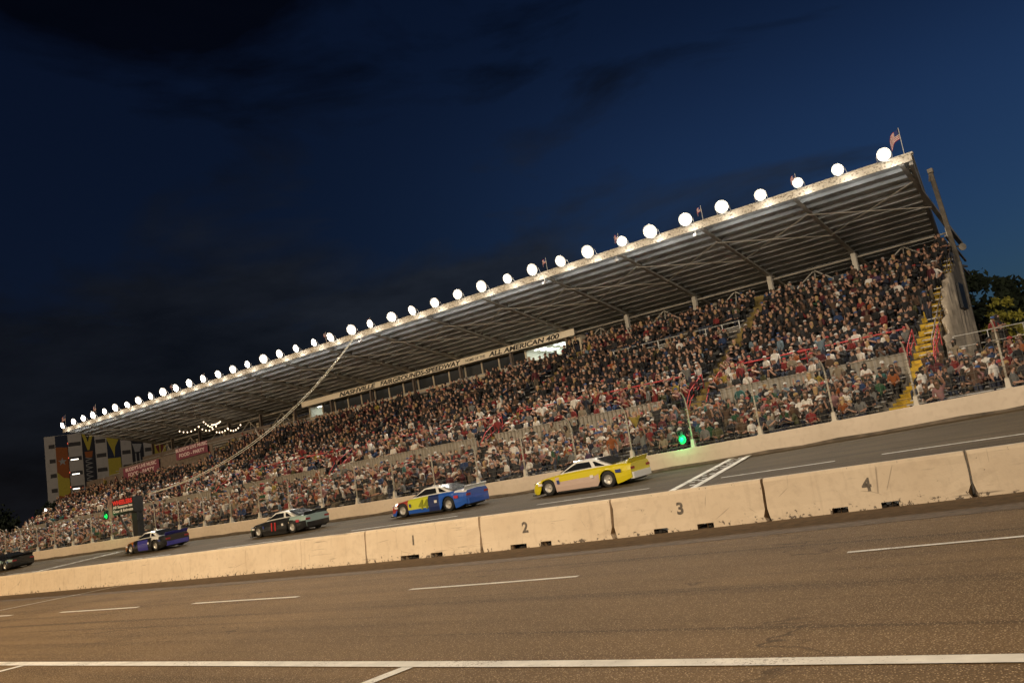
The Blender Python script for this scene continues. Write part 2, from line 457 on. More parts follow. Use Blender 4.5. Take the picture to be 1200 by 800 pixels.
secs = [(-3.12, .75, None, [(1.2, 1.6), (2.5, 2.9)], 'cream barrier section right of the one stencilled 4, with ragged chipped left foot'),
        (-6.9, -3.12, '4', [(1.28, 1.58), (2.2, 2.52)], 'cream concrete barrier section stencilled with number 4'),
        (-10.31, -6.9, '3', [(.95, 1.27), (1.94, 2.3)], 'cream concrete barrier section stencilled with number 3, slanting crack'),
        (-14.02, -10.31, '2', [(.88, 1.35), (1.75, 2.05)], 'cream concrete barrier section stencilled with number 2'),
        (-18.26, -14.02, '1', [(1.38, 2.08), (2.5, 2.92)], 'cream concrete barrier section with faint number 1 and two foot pockets')]
random.seed(5)
for x0, x1, no, nt, lab in secs: barrier(x0, x1, no, nt, lab)
lx = -18.26; k = 1
while lx > -78:
    w = 2.85 if k < 3 else 3.35
    barrier(lx-w, lx, None, [], '%s tight-jointed plain barrier section left of the faint number 1 section' % ordn(k), False)
    lx -= w; k += 1
barrier(.75, 4.6, None, [], 'plain barrier section beyond the chipped section at the right end')
barrier(4.6, 8.4, None, [], 'last plain barrier section at the far right end')

# ------------------------------------------------------------------ outer wall
ow = MB()
xs = list(np.arange(-150, 12.1, 1.5)); prof = [(0, -.2), (.0, .5), (.02, WALL_H-.02), (.05, WALL_H), (.55, WALL_H), (.55, -1.2)]
vs = []; fs = []; n = len(prof)
for x in xs:
    z0 = out_z(x)
    for y, z in prof: vs.append((x, YW+y, z0+z))
for i in range(len(xs)-1):
    for k in range(n-1): fs.append((i*n+k, (i+1)*n+k, (i+1)*n+k+1, i*n+k+1))
    fs.append((i*n+n-1, (i+1)*n+n-1, (i+1)*n, i*n))
fs += [tuple(range(n)), tuple(range((len(xs)-1)*n+n-1, (len(xs)-1)*n-1, -1))]
ow.add(vs, fs)
outer = ow.build('outer_wall', M_outer); tag(outer, 'long beige concrete wall on the far side of the race track', 'wall')
sk = MB()
for i in range(len(xs)-1):
    a, c = xs[i], xs[i+1]; za, zc = out_z(a), out_z(c)
    sk.quad((a, YW-.004, za-.1), (c, YW-.004, zc-.1), (c, YW-.004, zc+.10+.03*math.sin(c*1.7)), (a, YW-.004, za+.10+.03*math.sin(a*1.7)))
sk.build('rubber_scuff_band', mat('rubber_scuff', (.12, .095, .07), .9, noise=.5, nscale=2), outer)

# ------------------------------------------------------------------ catch fence on the wall
fence = thing('catch_fence', 'tall cable catch fence with cream posts on top of the outer wall', 'fence', (0, YW+.35, 0))
POSTX = [-1.1-3.17*k for k in range(-2, 44)]
post_ref = None
def post_mesh():
    b = MB(); pts = [(0, 0, 0), (0, 0, 1.2), (0, 0, 1.95), (0, -.06, 2.2), (0, -.22, 2.4), (0, -.42, 2.5)]
    b.tube(pts, [.040, .038, .036, .032, .03, .028], 8)
    for z in (.35, .8, 1.25, 1.7): b.box((-.055, -.075, z), (.055, -.045, z+.05))
    return b
def bracket_mesh():
    b = MB(); b.box((-.13, -.13, -.004), (.13, .13, .03))
    b.prism([(-.09, -.1, .03), (.09, -.1, .03), (.07, -.08, .36), (-.07, -.08, .36)], (0, .16, 0))
    return b
for x in POSTX:
    z = out_z(x)+WALL_H
    if post_ref is None:
        p = post_mesh().build('post', M_post, fence, True); br = bracket_mesh().build('base_bracket', mat('bracket_white', (.48, .44, .37), .6), p)
        post_ref = (p, br)
    else:
        p = post_ref[0].copy(); link(p); p.parent = fence
        q = post_ref[1].copy(); link(q); q.parent = p
    p.location = (x, 0, z)
cb = MB()
for h in (.12, .32, .55, .8, 1.05, 1.3, 1.55, 1.8, 2.1):
    for x0, x1 in zip(POSTX, POSTX[1:]):
        za, zb = out_z(x0)+WALL_H+h, out_z(x1)+WALL_H+h
        cb.tube([(x0, -.07, za), ((x0+x1)/2, -.07, (za+zb)/2-.012), (x1, -.07, zb)], .010 if h < .5 else .006, 4)
cb.build('cable', M_wire, fence)
wm = MB()   # thin woven mesh between the posts
for x in np.arange(-130, 5.2, .42):
    z = out_z(x)+WALL_H; wm.tube([(x, -.05, z+.05), (x, -.05, z+2.1)], .0035, 3)
wm.build('wire_mesh', M_wire, fence)

# ------------------------------------------------------------------ grandstand
GX0, GX1 = -107.0, -8.3           # upper stand and roof
LX0, LX1 = -140.0, 5.0            # lower terrace
YF = 52.0
def zdeck(y): return 15.95 - .172*(y-YF)
LROW = [(37.2+.8*i, 1.30+.18*i) for i in range(10)]
UROW = [(46.3+.82*j, 4.05+.41*j) for j in range(17)]
def low_dz(x): return .6*(out_z(x)-.9)
gs = thing('grandstand', 'long covered grandstand with cantilever roof packed with spectators', 'grandstand', (0, 0, 0))
# lower terrace (follows the wall)
prof = [(36.3, -.5), (36.3, 1.3-.02)]
for y, z in LROW: prof += [(y-.38, z), (y+.42, z)] if not prof or True else []
prof += [(LROW[-1][0]+.42, 3.05), (46.0, 3.05), (46.0, -.5)]
xs = list(np.arange(LX0, LX1+.1, 2.5)); n = len(prof); vs = []; fs = []
for x in xs:
    for y, z in prof: vs.append((x, y, z+(low_dz(x) if z > 0 else 0)))
for i in range(len(xs)-1):
    for k in range(n): fs.append((i*n+k, (i+1)*n+k, (i+1)*n+(k+1) % n, i*n+(k+1) % n))
fs += [tuple(range(n)), tuple(range((len(xs)-1)*n+n-1, (len(xs)-1)*n-1, -1))]
MB().add(vs, fs).build('lower_terrace', M_conc, gs)
# upper terrace
prof = [(46.0, -.5), (46.0, UROW[0][1])]
for y, z in UROW: prof += [(y-.40, z), (y+.42, z)]
YT, ZT = UROW[-1][0]+.42, UROW[-1][1]+.3
prof += [(YT, ZT), (YT+.6, ZT), (YT+.6, -.5)]
poly = [(GX0, y, z) for y, z in prof]
MB().prism(poly, (GX1-GX0, 0, 0)).build('upper_terrace', M_conc, gs)
MB().box((GX0, YT+.6, -.5), (-10.2, 67.6, ZT)).build('rear_deck', M_conc, gs)
# benches
AISLE = [-8.85, -20.9, -36.4, -52.0, -67.6, -83.2, -98.8]
for rows, a, c, low in ((LROW, LX0, LX1, True), (UROW, GX0+.2, GX1-.7, False)):
    cuts_ = sorted([a, c]+[q for x in AISLE for q in (x-.58, x+.58)])
    for y, z in rows:
        for sa, sb_ in zip(cuts_[0::2], cuts_[1::2]):
            if sb_-sa < .3: continue
            b = MB(); nseg = max(1, int((sb_-sa)/3)) if low else 1; xx = np.linspace(sa, sb_, nseg+1)
            vs = []; fs = []
            for x in xx:
                d = low_dz(x) if low else 0
                vs += [(x, y-.08, z+.405+d), (x, y+.18, z+.405+d), (x, y+.18, z+.455+d), (x, y-.08, z+.455+d)]
            for i in range(nseg):
                for k in range(4): fs.append((4*i+k, 4*i+(k+1) % 4, 4*i+4+(k+1) % 4, 4*i+4+k))
            fs += [(0, 1, 2, 3), tuple(4*nseg+k for k in (3, 2, 1, 0))]
            b.add(vs, fs).build('bench', M_bench, gs)
# roof
def rx1(y): return -8.15-(y-YF)*.115
rf = MB()
for (a, c, dz) in ((YF, 68.2, 0.0),):
    rf.prism([(GX0-.2, YF-.05, zdeck(YF)), (GX0-.2, 68.3, zdeck(68.3)), (rx1(68.3), 68.3, zdeck(68.3)), (rx1(YF)+.1, YF-.05, zdeck(YF))], (0, 0, .12))
roof = rf.build('roof', M_roof, gs)
# corrugated soffit sheets as real folds
so = MB(); vs = []; fs = []
xs = list(np.arange(GX0, GX1-1.6, .22))
for i, x in enumerate(xs):
    o_ = .0 if i % 2 else .055
    vs += [(x, YF+.05, zdeck(YF+.05)-.012-o_), (x, 68.0, zdeck(68.0)-.012-o_)]
for i in range(len(xs)-1): fs.append((2*i, 2*i+1, 2*i+3, 2*i+2))
so.add(vs, fs).build('soffit', M_roof, roof)
fa = MB(); 
for x0 in np.arange(GX0-.3, GX1-.1, 6.2):
    x1 = min(x0+6.19, GX1+.3); fa.box((x0, YF-.24, 15.62), (x1, YF-.12, 16.0))
fa.box((GX0-.3, YF-.32, 16.004), (GX1+.3, YF-.02, 16.10))
fa.build('fascia', M_fascia, roof)
b = MB(); b.prism([(rx1(YF)-.2, YF, zdeck(YF)-.5), (rx1(68.2)-.2, 68.2, zdeck(68.2)-.5), (rx1(68.2)-.2, 68.2, zdeck(68.2)), (rx1(YF)-.2, YF, zdeck(YF)-.004)], (.2, 0, 0)); b.build('edge_beam', M_steel, roof)
for k, y in enumerate(np.arange(YF+1.0, 68, 1.05)):
    b = MB(); z = zdeck(y)-.07
    b.box((GX0+.1, y-.05, z-.19), (rx1(y), y+.05, z)); b.box((GX0+.1, y-.05, z-.205), (rx1(y), y+.16, z-.193))
    b.build('purlin', M_roof, roof)
GIRD = [-8.75-6.22*k for k in range(16)]+[-106.7]
YC = 63.0
for x in GIRD:
    b = MB()
    b.prism([(x-.13, YF+.02, 15.60), (x-.13, YC, 13.45), (x-.13, 68, 12.7), (x-.13, 68, 12.74), (x-.13, YC, 13.5), (x-.13, YF+.02, 15.64)], (.26, 0, 0))
    b.prism([(x-.03, YF+.02, 15.62), (x-.03, YC, 13.47), (x-.03, 68, 12.72), (x-.03, 68, zdeck(68)-.08), (x-.03, YF+.02, zdeck(YF)-.08)], (.06, 0, 0))
    b.build('girder', M_steel, gs)
    hwid = .16 if x > -38 else .10
    c = MB(); c.box((x-hwid, YC-.16, 9.5), (x+hwid, YC-.13, 13.46)); c.box((x-hwid, YC+.13, 9.5), (x+hwid, YC+.16, 13.46)); c.box((x-.03, YC-.128, 9.5), (x+.03, YC+.128, 13.46))
    c.build('column', M_steel if x > -38 else M_steeldk, gs)
# braces
for x0, x1 in zip(GIRD, GIRD[1:]):
    xm = (x0+x1)/2; ya, yb = YF+2.2, YF+6.6
    vs_ = [] if -77 < xm < -40 else [1]
    for pa, pb_, r_ in (((xm+.06, YC+.6, 13.1), (x0, YC+.2, 10.8), .05), ((xm-.06, YC+.72, 13.1), (x1, YC+.2, 10.8), .05), ((xm, YC+.85, 13.1), (xm-.3, YC+.85, 10.8), .04), ((x0-.1, YC+.3, 13.2), (x1+.1, YC+.3, 13.2), .06),
                        ((x0, ya, zdeck(ya)-.55), (x1, yb, zdeck(yb)-.55), .03), ((x1, ya, zdeck(ya)-.62), (x0, yb, zdeck(yb)-.62), .03)):
        if vs_ or pa[1] < 62: MB().tube([pa, pb_], r_, 6).build('brace', M_steel, gs)
# back wall and beige inner posts
MB().box((-39, 67.3, ZT-.02), (-14.8, 67.5, 12.75)).build('back_wall', M_back, gs); MB().box((GX0, 67.3, ZT-.02), (-75.6, 67.5, 12.75)).build('back_wall', M_back, gs)
for x in (-33.1, -27.1, -20.9, -81, -88, -95, -101):
    b = MB(); b.box((x-.22, 65.9, ZT), (x+.22, 66.2, 13.05)); b.build('inner_post', M_beige, gs)
# concourse screen wall with grey railing, and beige slab beside the stair head
rl = MB(); yr = 56.0
for k, x in enumerate(np.arange(-31.5, -21.3, 1.25)): rl.tube([(x, yr, 8.6), (x, yr, 9.75)], .035, 6)
for z in (9.72, 9.25): rl.tube([(-31.6, yr, z), (-21.4, yr, z)], .03, 6)
rl.box((-31.6, yr-.06, 8.62), (-21.4, yr+.06, 8.85))
rl.build('concourse_railing', M_grey, gs)
b = MB(); b.prism([(-20.5, 58.2, 9.6), (-20.5, 61.6, 9.6), (-20.5, 61.6, 12.0), (-20.5, 60.9, 12.0), (-20.5, 58.2, 10.5)], (.18, 0, 0))
b.prism([(-22.3, 61.6, 10.2), (-20.3, 61.6, 10.2), (-20.3, 61.6, 11.9), (-21.0, 61.6, 11.9), (-22.3, 61.6, 10.9)], (0, .2, 0)); b.build('stair_head_screen', M_beige, gs)
# yellow aisles
for x in AISLE:
    b = MB()
    for i, (y, z) in enumerate(LROW):
        d = low_dz(x); b.box((x-.42, y-.40, z+d-.1), (x+.42, y+.02, z+d+.095)); b.box((x-.42, y+.0, z+d-.1), (x+.42, y+.41, z+d+.02))
    for i, (y, z) in enumerate(UROW):
        w = .5
        b.box((x-w, y-.42, z-.1), (x+w, y+.0, z+.205)); b.box((x-w, y+.0, z-.1), (x+w, y+.41, z+.02))
    b.box((x-.42, 44.85, 3.0), (x+.42, 46.1, 3.9)); b.box((x-.42, 45.4, 3.0), (x+.42, 46.1, 4.05))
    if x > -21: b.box((x-.5-.4, YT+.02, ZT-.4), (x+.5-.4, YT+.12, ZT+.75))
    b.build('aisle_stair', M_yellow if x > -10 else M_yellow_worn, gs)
# mid wall of corrugated panels
for a, c in ((-13.2, -9.4), (-19.3, -13.75), (-35.6, -22.9), (-51.3, -37.3), (-66.8, -52.9), (-82.4, -68.5), (-98, -84.1), (-106.8, -99.7)):
    b = MB(); b.box((a, 45.45, 3.0), (c, 45.52, 4.66))
    for x in np.arange(a+.15, c, .3): b.box((x-.05, 45.41, 3.0), (x+.05, 45.449, 4.64))
    b.box((a-.02, 45.38, 4.663), (c+.02, 45.56, 4.72))
    b.build('mid_wall_panel', M_mid, gs)
# red rails
rl = MB(); yr = 48.35; zr = UROW[2][1]+1.25
for a, c in ((-19.9, -9.6), (-35.4, -21.9), (-51, -37.4), (-66.5, -53.1)):
    for dz in (0, -.45): rl.tube([(a, yr, zr+dz), (c, yr, zr+dz)], .042, 6)
    for x in np.arange(a, c+.01, 2.4): rl.tube([(x, yr, zr-1.0), (x, yr, zr)], .03, 6)
for x in AISLE[:5]:
    for dx in (-.62, .62):
        for dz in (.95, .5): rl.tube([(x+dx, 45.6, 3.3+dz), (x+dx, 46.3, 4.05+dz), (x+dx, 48.35, 5.05+dz)], .032, 6)
        for y, z in ((45.6, 3.2), (46.9, 4.1), (48.35, 4.9)): rl.tube([(x+dx, y, z), (x+dx, y, z+1.1)], .035, 6)
rl.build('red_railing', M_red, gs)
# right end: raking frame, side bracing, tarp
b = MB()
b.bar((-8.12, 57.0, 15.95), (-8.35, 61.2, 10.8), .26, .3); b.bar((-8.35, 61.2, 10.8), (-8.6, 62.5, 5.2), .3, .34); b.box((-8.25, 56.8, 15.9), (-7.95, 57.15, 16.15))
b.bar((-8.2, 56.4, 15.3), (-8.2, 57.1, 15.85), .08, .08)
for za, zb in ((12.6, 11.6), (11.8, 12.7), (11.4, 10.6), (10.7, 11.2)): b.bar((-8.7, 60.9, za), (-8.7, 67, zb), .12, .12)
b.lathe([(0, .02), (0, .22), (.12, .24), (.14, .02)], (-8.0, 61.4, 11.7), (.6, -1, 0), 12)
b.build('end_frame', mat('end_frame_steel', (.24, .21, .17), .6, .2, noise=.3), gs)
b = MB(); pts = []
top = [(48.3, 5.0), (49.2, 5.7), (50.2, 6.9), (51.2, 7.9), (52.6, 8.7), (54.0, 9.3), (54.8, 8.6), (55.6, 7.9), (56.4, 8.0), (57.6, 8.6), (58.4, 6.0)]
rows = 5
top = [(top[i][0]+(top[i+1][0]-top[i][0])*q/4, top[i][1]+(top[i+1][1]-top[i][1])*q/4) for i in range(len(top)-1) for q in range(4)]+[top[-1]]
for i, (y, z) in enumerate(top):
    for r in range(rows):
        f = r/(rows-1); fold = .16*math.sin(y*6.3+r*.5)+.07*math.sin(y*13.1+1)
        pts.append((-8.0+fold, y+.12*f, z*(1-f)+2.2*f))
fs = [(i*rows+r, i*rows+r+1, (i+1)*rows+r+1, (i+1)*rows+r) for i in range(len(top)-1) for r in range(rows-1)]
tp = MB().add(pts, fs).build('tarpaulin', M_tarp, None, True); tag(tp, 'pale draped canvas sheet hanging on the right end of the grandstand', 'tarpaulin')
md = tp.modifiers.new('thick', 'SOLIDIFY'); md.thickness = .015
b = MB(); b.box((-8.1, 54.7, 7.2), (-7.75, 56.3, 8.7)); 
tag(b.build('speaker_cabinet', M_black), 'dark box fixed above the draped canvas at the stand end', 'speaker cabinet')
b = MB()
for i in range(0, 17, 2):
    y, z = UROW[i]; b.tube([(-8.32, y, z), (-8.32, y, z+1.05)], .03, 6)
b.tube([(-8.32, UROW[0][0], UROW[0][1]+1.05), (-8.32, UROW[16][0], UROW[16][1]+1.05)], .035, 6); b.tube([(-8.32, UROW[0][0], UROW[0][1]+.55), (-8.32, UROW[16][0], UROW[16][1]+.55)], .025, 6)
b.build('stair_railing', M_steeldk, gs)
# press box
pb = MB(); PX0, PX1, PY = -75.6, -38.8, 63.6
pb.box((PX0, PY+.15, ZT-.1), (PX1, PY+.22, 11.75)); pb.box((PX0, PY+3.6, ZT-.1), (PX1, PY+3.7, 13.0)); pb.box((PX0, PY+.15, 12.9), (PX1, PY+3.6, 12.98)); pb.box((PX1-.1, PY+.22, ZT), (PX1, PY+3.6, 12.9)); pb.box((PX0, PY+.22, ZT), (PX0+.1, PY+3.6, 12.9))
pb.box((PX1-1.2, PY+.1, 11.7), (PX1-.05, PY+.145, 12.85))
press = pb.build('press_box', M_beige, gs)
SBY_ = 0; sb = MB(); SBY = YC-.26
sb.box((PX0, SBY, 12.92), (PX1, SBY+.08, 13.50)); board = sb.build('sign_board', M_sign, press)
def sign_text(body, x0, x1, z, size, sh=.25, bold=.02):
    text_mesh('sign_lettering', body, size, M_ink, press, (x0, SBY-.006, z-.06), (R(90), 0, 0), shear=sh, bold=bold, width=(x1-x0))
sign_text('NASHVILLE', -69.3, -63.7, 13.06, .60); sign_text('FAIRGROUNDS-SPEEDWAY', -63.0, -51.9, 13.06, .60); sign_text('ALL AMERICAN 400', -48.4, -40.3, 13.06, .60)
sign_text('HOME OF THE', -51.3, -48.9, 13.12, .36, 0, .004)
text_mesh('emblem', 'M', .6, M_steeldk, press, (-39.7, PY+.094, 12.0), bold=.01)
xw = PX0+.1; i = 0
lit = [(-75.5, -73.3), (-44.95, -40.05)]
edges = [-75.5, -73.3]+list(np.arange(-71.2, -46, 2.1))+[-44.95, -40.05]
for x0, x1 in zip(edges, edges[1:]):
    if (x0, x1) in lit:
        continue
    if abs(x0+44.95) < .01: continue
    b = MB(); b.box((x0+.06, PY+.18, 11.76), (x1-.06, PY+.2, 12.88)); b.build('window', M_win, press)
b = MB()
for x in edges: b.box((x-.06, PY+.08, 11.72), (x+.06, PY+.17, 12.96))
b.build('window_mullion', M_beige, press)
for (x0, x1) in lit:
    b = MB(); y0, y1 = PY+.24, PY+3.4
    b.box((x0+.02, y1, 11.0), (x1-.02, y1+.05, 12.86)); b.box((x0+.02, y0, 11.0), (x0+.06, y1-.005, 12.86)); b.box((x1-.06, y0, 11.0), (x1-.02, y1-.005, 12.86)); b.box((x0+.07, y0, 12.80), (x1-.07, y1-.005, 12.86))
    b.box((x0+.07, y0, 11.0), (x1-.07, y1-.005, 11.04))
    b.build('lit_room', M_room, press)
    b = MB()
    for fx in ((.25, .7) if x1-x0 > 3 else (.5,)):
        for yy in (.6, 1.7, 2.7):
            xc = x0+(x1-x0)*fx; b.box((xc-.6 if x1-x0 > 3 else xc-.4, y0+yy-.12, 12.76), (xc+.6 if x1-x0 > 3 else xc+.4, y0+yy+.12, 12.79))
    b.build('ceiling_light', M_tube, press)
b = MB(); b.box((-44.4, PY+3.2, 12.0), (-43.7, PY+3.28, 12.55)); b.build('wall_screen', M_black, press)

# left part of stand: party deck box with banners
b = MB(); b.box((-106.8, 53.9, 6.5), (-79.8, 63.5, 9.3)); b.box((-106.8, 61.5, 9.3), (-79.8, 61.7, 11.8)); b.box((-99, 53.95, 9.301), (-80, 54.0, 10.0)); b.build('party_deck', M_steeldk, gs)
def banner_sign(x0, x1, z0, z1, y, lines, label, m, rise):
    root = thing('banner', label, 'banner', ((x0+x1)/2, y, z0))
    w = (x1-x0)/2
    b = MB(); b.prism([(-w, 0, 0), (w, 0, rise), (w, 0, z1-z0+rise), (-w, 0, z1-z0)], (0, .03, 0)); b.build('cloth', m, root)
    for body, zz, sz, wd in lines:
        o = text_mesh('lettering', body, sz, mat('banner_letter', (.62, .5, .5), .8), root, (-wd/2, -.008, zz), (R(90), -math.atan2(rise, 2*w), 0), bold=.012, width=wd)
M_maroon = mat('banner_maroon', (.16, .035, .06), .8, noise=.3)
banner_sign(-97.8, -90.1, 8.35, 9.75, 53.75, [("BUDDY'S LIVE MUSIC", .95, .55, 6.6), ('FOOD - PARTY', .3, .62, 5.6)], 'maroon party banner nearest the left end of the upper stand', M_maroon, .15)
banner_sign(-86.6, -80.6, 9.2, 10.45, 53.75, [("BUDDY'S LIVE MUSIC", .85, .48, 6.0), ('FOOD - PARTY', .25, .5, 4.8)], 'maroon party banner below the string lights', M_maroon, .12)
# string lights
sl = thing('string_lights', 'strings of small warm bulbs hung under the left part of the roof', 'string lights', (0, 60.5, 0))
wz = MB(); bulb0 = None
random.seed(3)
for (xa, za, xb, zb, sag, nb) in ((-96.2, 13.6, -92.1, 13.5, .35, 5), (-92.1, 13.5, -88.6, 13.0, .5, 5), (-91.0, 13.9, -89.4, 13.0, .1, 4), (-89.4, 13.3, -87.7, 13.4, .1, 6), (-88.6, 12.3, -86.4, 12.4, .2, 4), (-86.3, 12.3, -83.9, 12.4, .4, 5)):
    pts = []
    for i in range(nb+1):
        t = i/nb; p = (xa+(xb-xa)*t, 0, za+(zb-za)*t-4*sag*t*(1-t)); pts.append(p)
        bb = MB().lathe([(-.1, .01), (-.05, .06), (0, .075), (.05, .06), (.1, .01)], (0, 0, 0), (0, 0, 1), 8).build('bulb', M_bulb, sl) if bulb0 is None else link(bulb0.copy())
        bulb0 = bulb0 or bb; bb.parent = sl; bb.location = p
    wz.tube(pts, .012, 4)
wz.build('wire', M_black, sl)

# ------------------------------------------------------------------ floodlights along the roof edge
fl_parts = None
NL = 40
rl_ = random.Random(17)
for nn in range(NL):
    x = -9.49-2.48*nn+rl_.uniform(-.09, .09); loc = (x, YF-.30, 16.28)
    root = thing('floodlight', '%s bright floodlight from the right on the roof edge' % ordn(nn+1), 'floodlight', loc, (R(rl_.uniform(-7, 7)), 0, R(rl_.uniform(-16, 12))), 'floodlights along the roof edge')
    k_ = rl_.uniform(.84, 1.12) * (.8 if nn == 2 else 1); root.scale = (k_,)*3
    if fl_parts is None:
        d = Vector((.15, -.93, -.30)).normalized(); c = Vector((0, -.40, .10))
        b = MB(); b.tube([(0, .08, -.2), (0, -.05, -.2), (0, -.08, -.30)], .035, 6); b.tube([(-.44, -.28, .10), (-.44, -.08, -.28), (.44, -.08, -.28), (.44, -.28, .10)], .025, 6)
        p1 = b.build('bracket', M_house, root)
        b = MB(); b.lathe([(-.34, .02), (-.33, .14), (-.2, .24), (-.02, .39), (.03, .42), (.06, .425)], c, d, 24); p2 = b.build('housing', M_house, root, True)
        b = MB(); b.lathe([(.08, .30), (.085, .005)], c, d, 24, 0); b.lathe([(.062, .355), (.08, .30)], c, d, 24, 1); b.lathe([(.03, .412), (.062, .355)], c, d, 24, 2)
        p3 = b.build('lens', [M_lens, mat('lens_mid', (.9, .9, .9), .3, emit=(1, .95, .86), estr=1.3), mat('lens_rim', (.85, .83, .8), .3, emit=(1, .9, .75), estr=.5)], root)
        fl_parts = (p1, p2, p3)
    else:
        for p in fl_parts:
            q = p.copy(); link(q); q.parent = root
    L = bpy.data.lights.new('soffit_fill_light', 'POINT'); L.energy = 32; L.color = (1, .96, .88); L.shadow_soft_size = .2  # added point light below the fascia, brightens the roof underside
    lo = bpy.data.objects.new('soffit_fill_light', L); link(lo); lo.location = (x+.3, YF-.62, 15.42)
    L = bpy.data.lights.new('floodlight_beam', 'SPOT'); L.energy = 1700*rl_.uniform(.8, 1.2); L.color = (1, .92, .78); L.spot_size = R(128); L.spot_blend = .55; L.shadow_soft_size = .25
    lo = bpy.data.objects.new('floodlight_beam', L); link(lo); lo.location = (x, YF-.95, 16.6)
    lo.rotation_euler = Vector((.1, -.86, -.5)).to_track_quat('-Z', 'Y').to_euler()
    lo.parent = None
# flags on the roof edge
M_fred = mat('flag_red', (.45, .03, .05), .8); M_fwhite = mat('flag_white', (.75, .72, .68), .8); M_fblue = mat('flag_blue', (.03, .05, .2), .8)
for k, x in enumerate((-8.45, -14.6, -20.9, -27.2, -33.4, -52.2, -58, -77, -83, -99.2, -106.6)):
    root = thing('flag', '%s small striped flag from the right on the roof edge' % ordn(k+1), 'flag', (x, YF-.2, 16.10), (0, 0, R(random.uniform(-15, 15))), 'striped flags along the roof edge')
    hp = 1.6 if k in (0, 9, 10) else 1.0
    MB().tube([(0, 0, 0), (0, 0, hp)], .022, 6).build('pole', M_grey, root)
    fw, fh = (1.0, .62) if k in (0, 9, 10) else (.55, .34); b = MB(); nu, nv = 9, 13; ms = []
    vs = []; 
    for i in range(nu+1):
        for j in range(nv+1):
            u, v = i/nu, j/nv
            vs.append((-u*fw*.62+.0, -.02+.09*math.sin(u*7+v), hp-.03-fh*v-.55*u*u*fw))
    fs = []
    for i in range(nu):
        for j in range(nv):
            fs.append((i*(nv+1)+j, i*(nv+1)+j+1, (i+1)*(nv+1)+j+1, (i+1)*(nv+1)+j)); ms.append(2 if (i < 4 and j < 7) else (j % 2))
    b.add(vs, fs, ms); b.build('cloth', [M_fred, M_fwhite, M_fblue], root, True)
# small downlights hanging below the fascia
for k, x in enumerate((-21.6, -27.6, -33.8, -53.6, -95.0)):
    root = thing('hanging_camera', '%s small white fixture from the right hanging below the roof edge' % ordn(k+1), 'camera', (x, YF-.18, 15.62), group='small fixtures under the roof edge')
    MB().tube([(0, 0, 0), (0, 0, -.28)], .025, 6).build('stem', M_grey, root)
    MB().lathe([(0, .02), (0, .09), (.3, .09), (.32, .02)], (0, .05, -.32), (0, -1, -.2), 10).build('body', M_fwhite, root)

# cable from the roof down to the flag stand
P0, P1 = Vector((-54.6, 51.7, 15.6)), Vector((-62.3, 36.0, 4.75))
b = MB()
for off in (0, .14):
    pts = []
    for i in range(25):
        t = i/24; p = P0.lerp(P1, t); pts.append((p.x+off*(1-.6*t), p.y, p.z-4*(2.1+off)*t*(1-t)))
    b.tube(pts, .028, 5)
tag(b.build('signal_cable', mat('cable_pale', (.6, .55, .42), .6)), 'pale twin cable sagging from the roof edge to the flag stand', 'cable')

# ------------------------------------------------------------------ flag stand with sign
fs_ = thing('flag_stand', 'black flag stand over the outer wall with red and white sign', 'flag stand', (-63.6, 35.0, 0))
b = MB(); z0 = out_z(-63.6)+WALL_H
b.box((-1.55, -.25, 3.55), (1.55, .45, 3.63)); b.box((-1.55, -.31, 3.63), (1.55, -.25, 4.72)); b.box((-1.55, -.25, 3.63), (-1.49, .45, 4.72)); b.box((1.49, -.25, 3.63), (1.55, .45, 4.72))
b.build('platform', M_black, fs_)
b = MB(); b.bar((-1.45, .1, 3.55), (-.75, .6, z0), .14, .14); b.build('leg', M_black, fs_)
b = MB(); b.box((.8, -.1, z0), (1.5, .4, 3.55)); b.build('leg', M_black, fs_)
b = MB(); b.box((.35, .3, z0), (.45, .4, 3.55)); b.build('leg', M_grey, fs_)
b = MB(); b.box((-2.35, -.2, 3.4), (-1.6, -.14, 4.85)); b.build('side_banner', mat('side_banner_cloth', (.22, .12, .12), .8, noise=.5, nscale=3), fs_)
Mr = mat('sign_red', (.75, .04, .04), .6); Mw = mat('sign_white', (.8, .8, .78), .6)
text_mesh('sign_lettering', 'WHEELERS', .46, Mr, fs_, (-1.42, -.316, 4.30), bold=.02, width=2.84)
text_mesh('sign_lettering', 'All Seasons Inc', .30, Mw, fs_, (-1.40, -.316, 4.03), bold=.006, width=2.8)
text_mesh('sign_lettering', 'Door & Estimate', .30, Mw, fs_, (-1.40, -.316, 3.72), bold=.006, width=2.8)

def signal(loc, label, big=1.0):
    root = thing('signal_light', label, 'signal light', loc)
    b = MB(); b.box((-.17, -.02, -.32), (.17, .14, .32)); b.lathe([(0, .15), (.12, .16), (.12, .13), (.0, .12)], (0, -.02, -.12), (0, -1, 0), 14); b.lathe([(0, .13), (.1, .14), (.1, .11), (0, .1)], (0, -.02, .16), (0, -1, 0), 14)
    b.box((-.03, .14, -.2), (.03, .3, .2))
    b.build('housing', M_black, root)
    MB().lathe([(0, .15*big), (.03, .11*big), (.05, .002)], (0, -.03, -.12), (0, -1, 0), 14).build('lit_lens', M_green, root)
    MB().lathe([(0, .1), (.03, .002)], (0, -.022, .16), (0, -1, 0), 14).build('unlit_lens', M_black, root)
    L = bpy.data.lights.new('signal_glow', 'POINT'); L.energy = 26; L.color = (.02, 1, .28); L.shadow_soft_size = .08
    lo = bpy.data.objects.new('signal_glow', L); link(lo); lo.location = (loc[0], loc[1]-.45, loc[2]-.02)
signal((-17.33, 35.6, 2.3), 'green signal light on the fence above the start finish line', 1.3)
signal((-66.7, 35.0, 3.75), 'green signal light left of the black flag stand', 1.2)

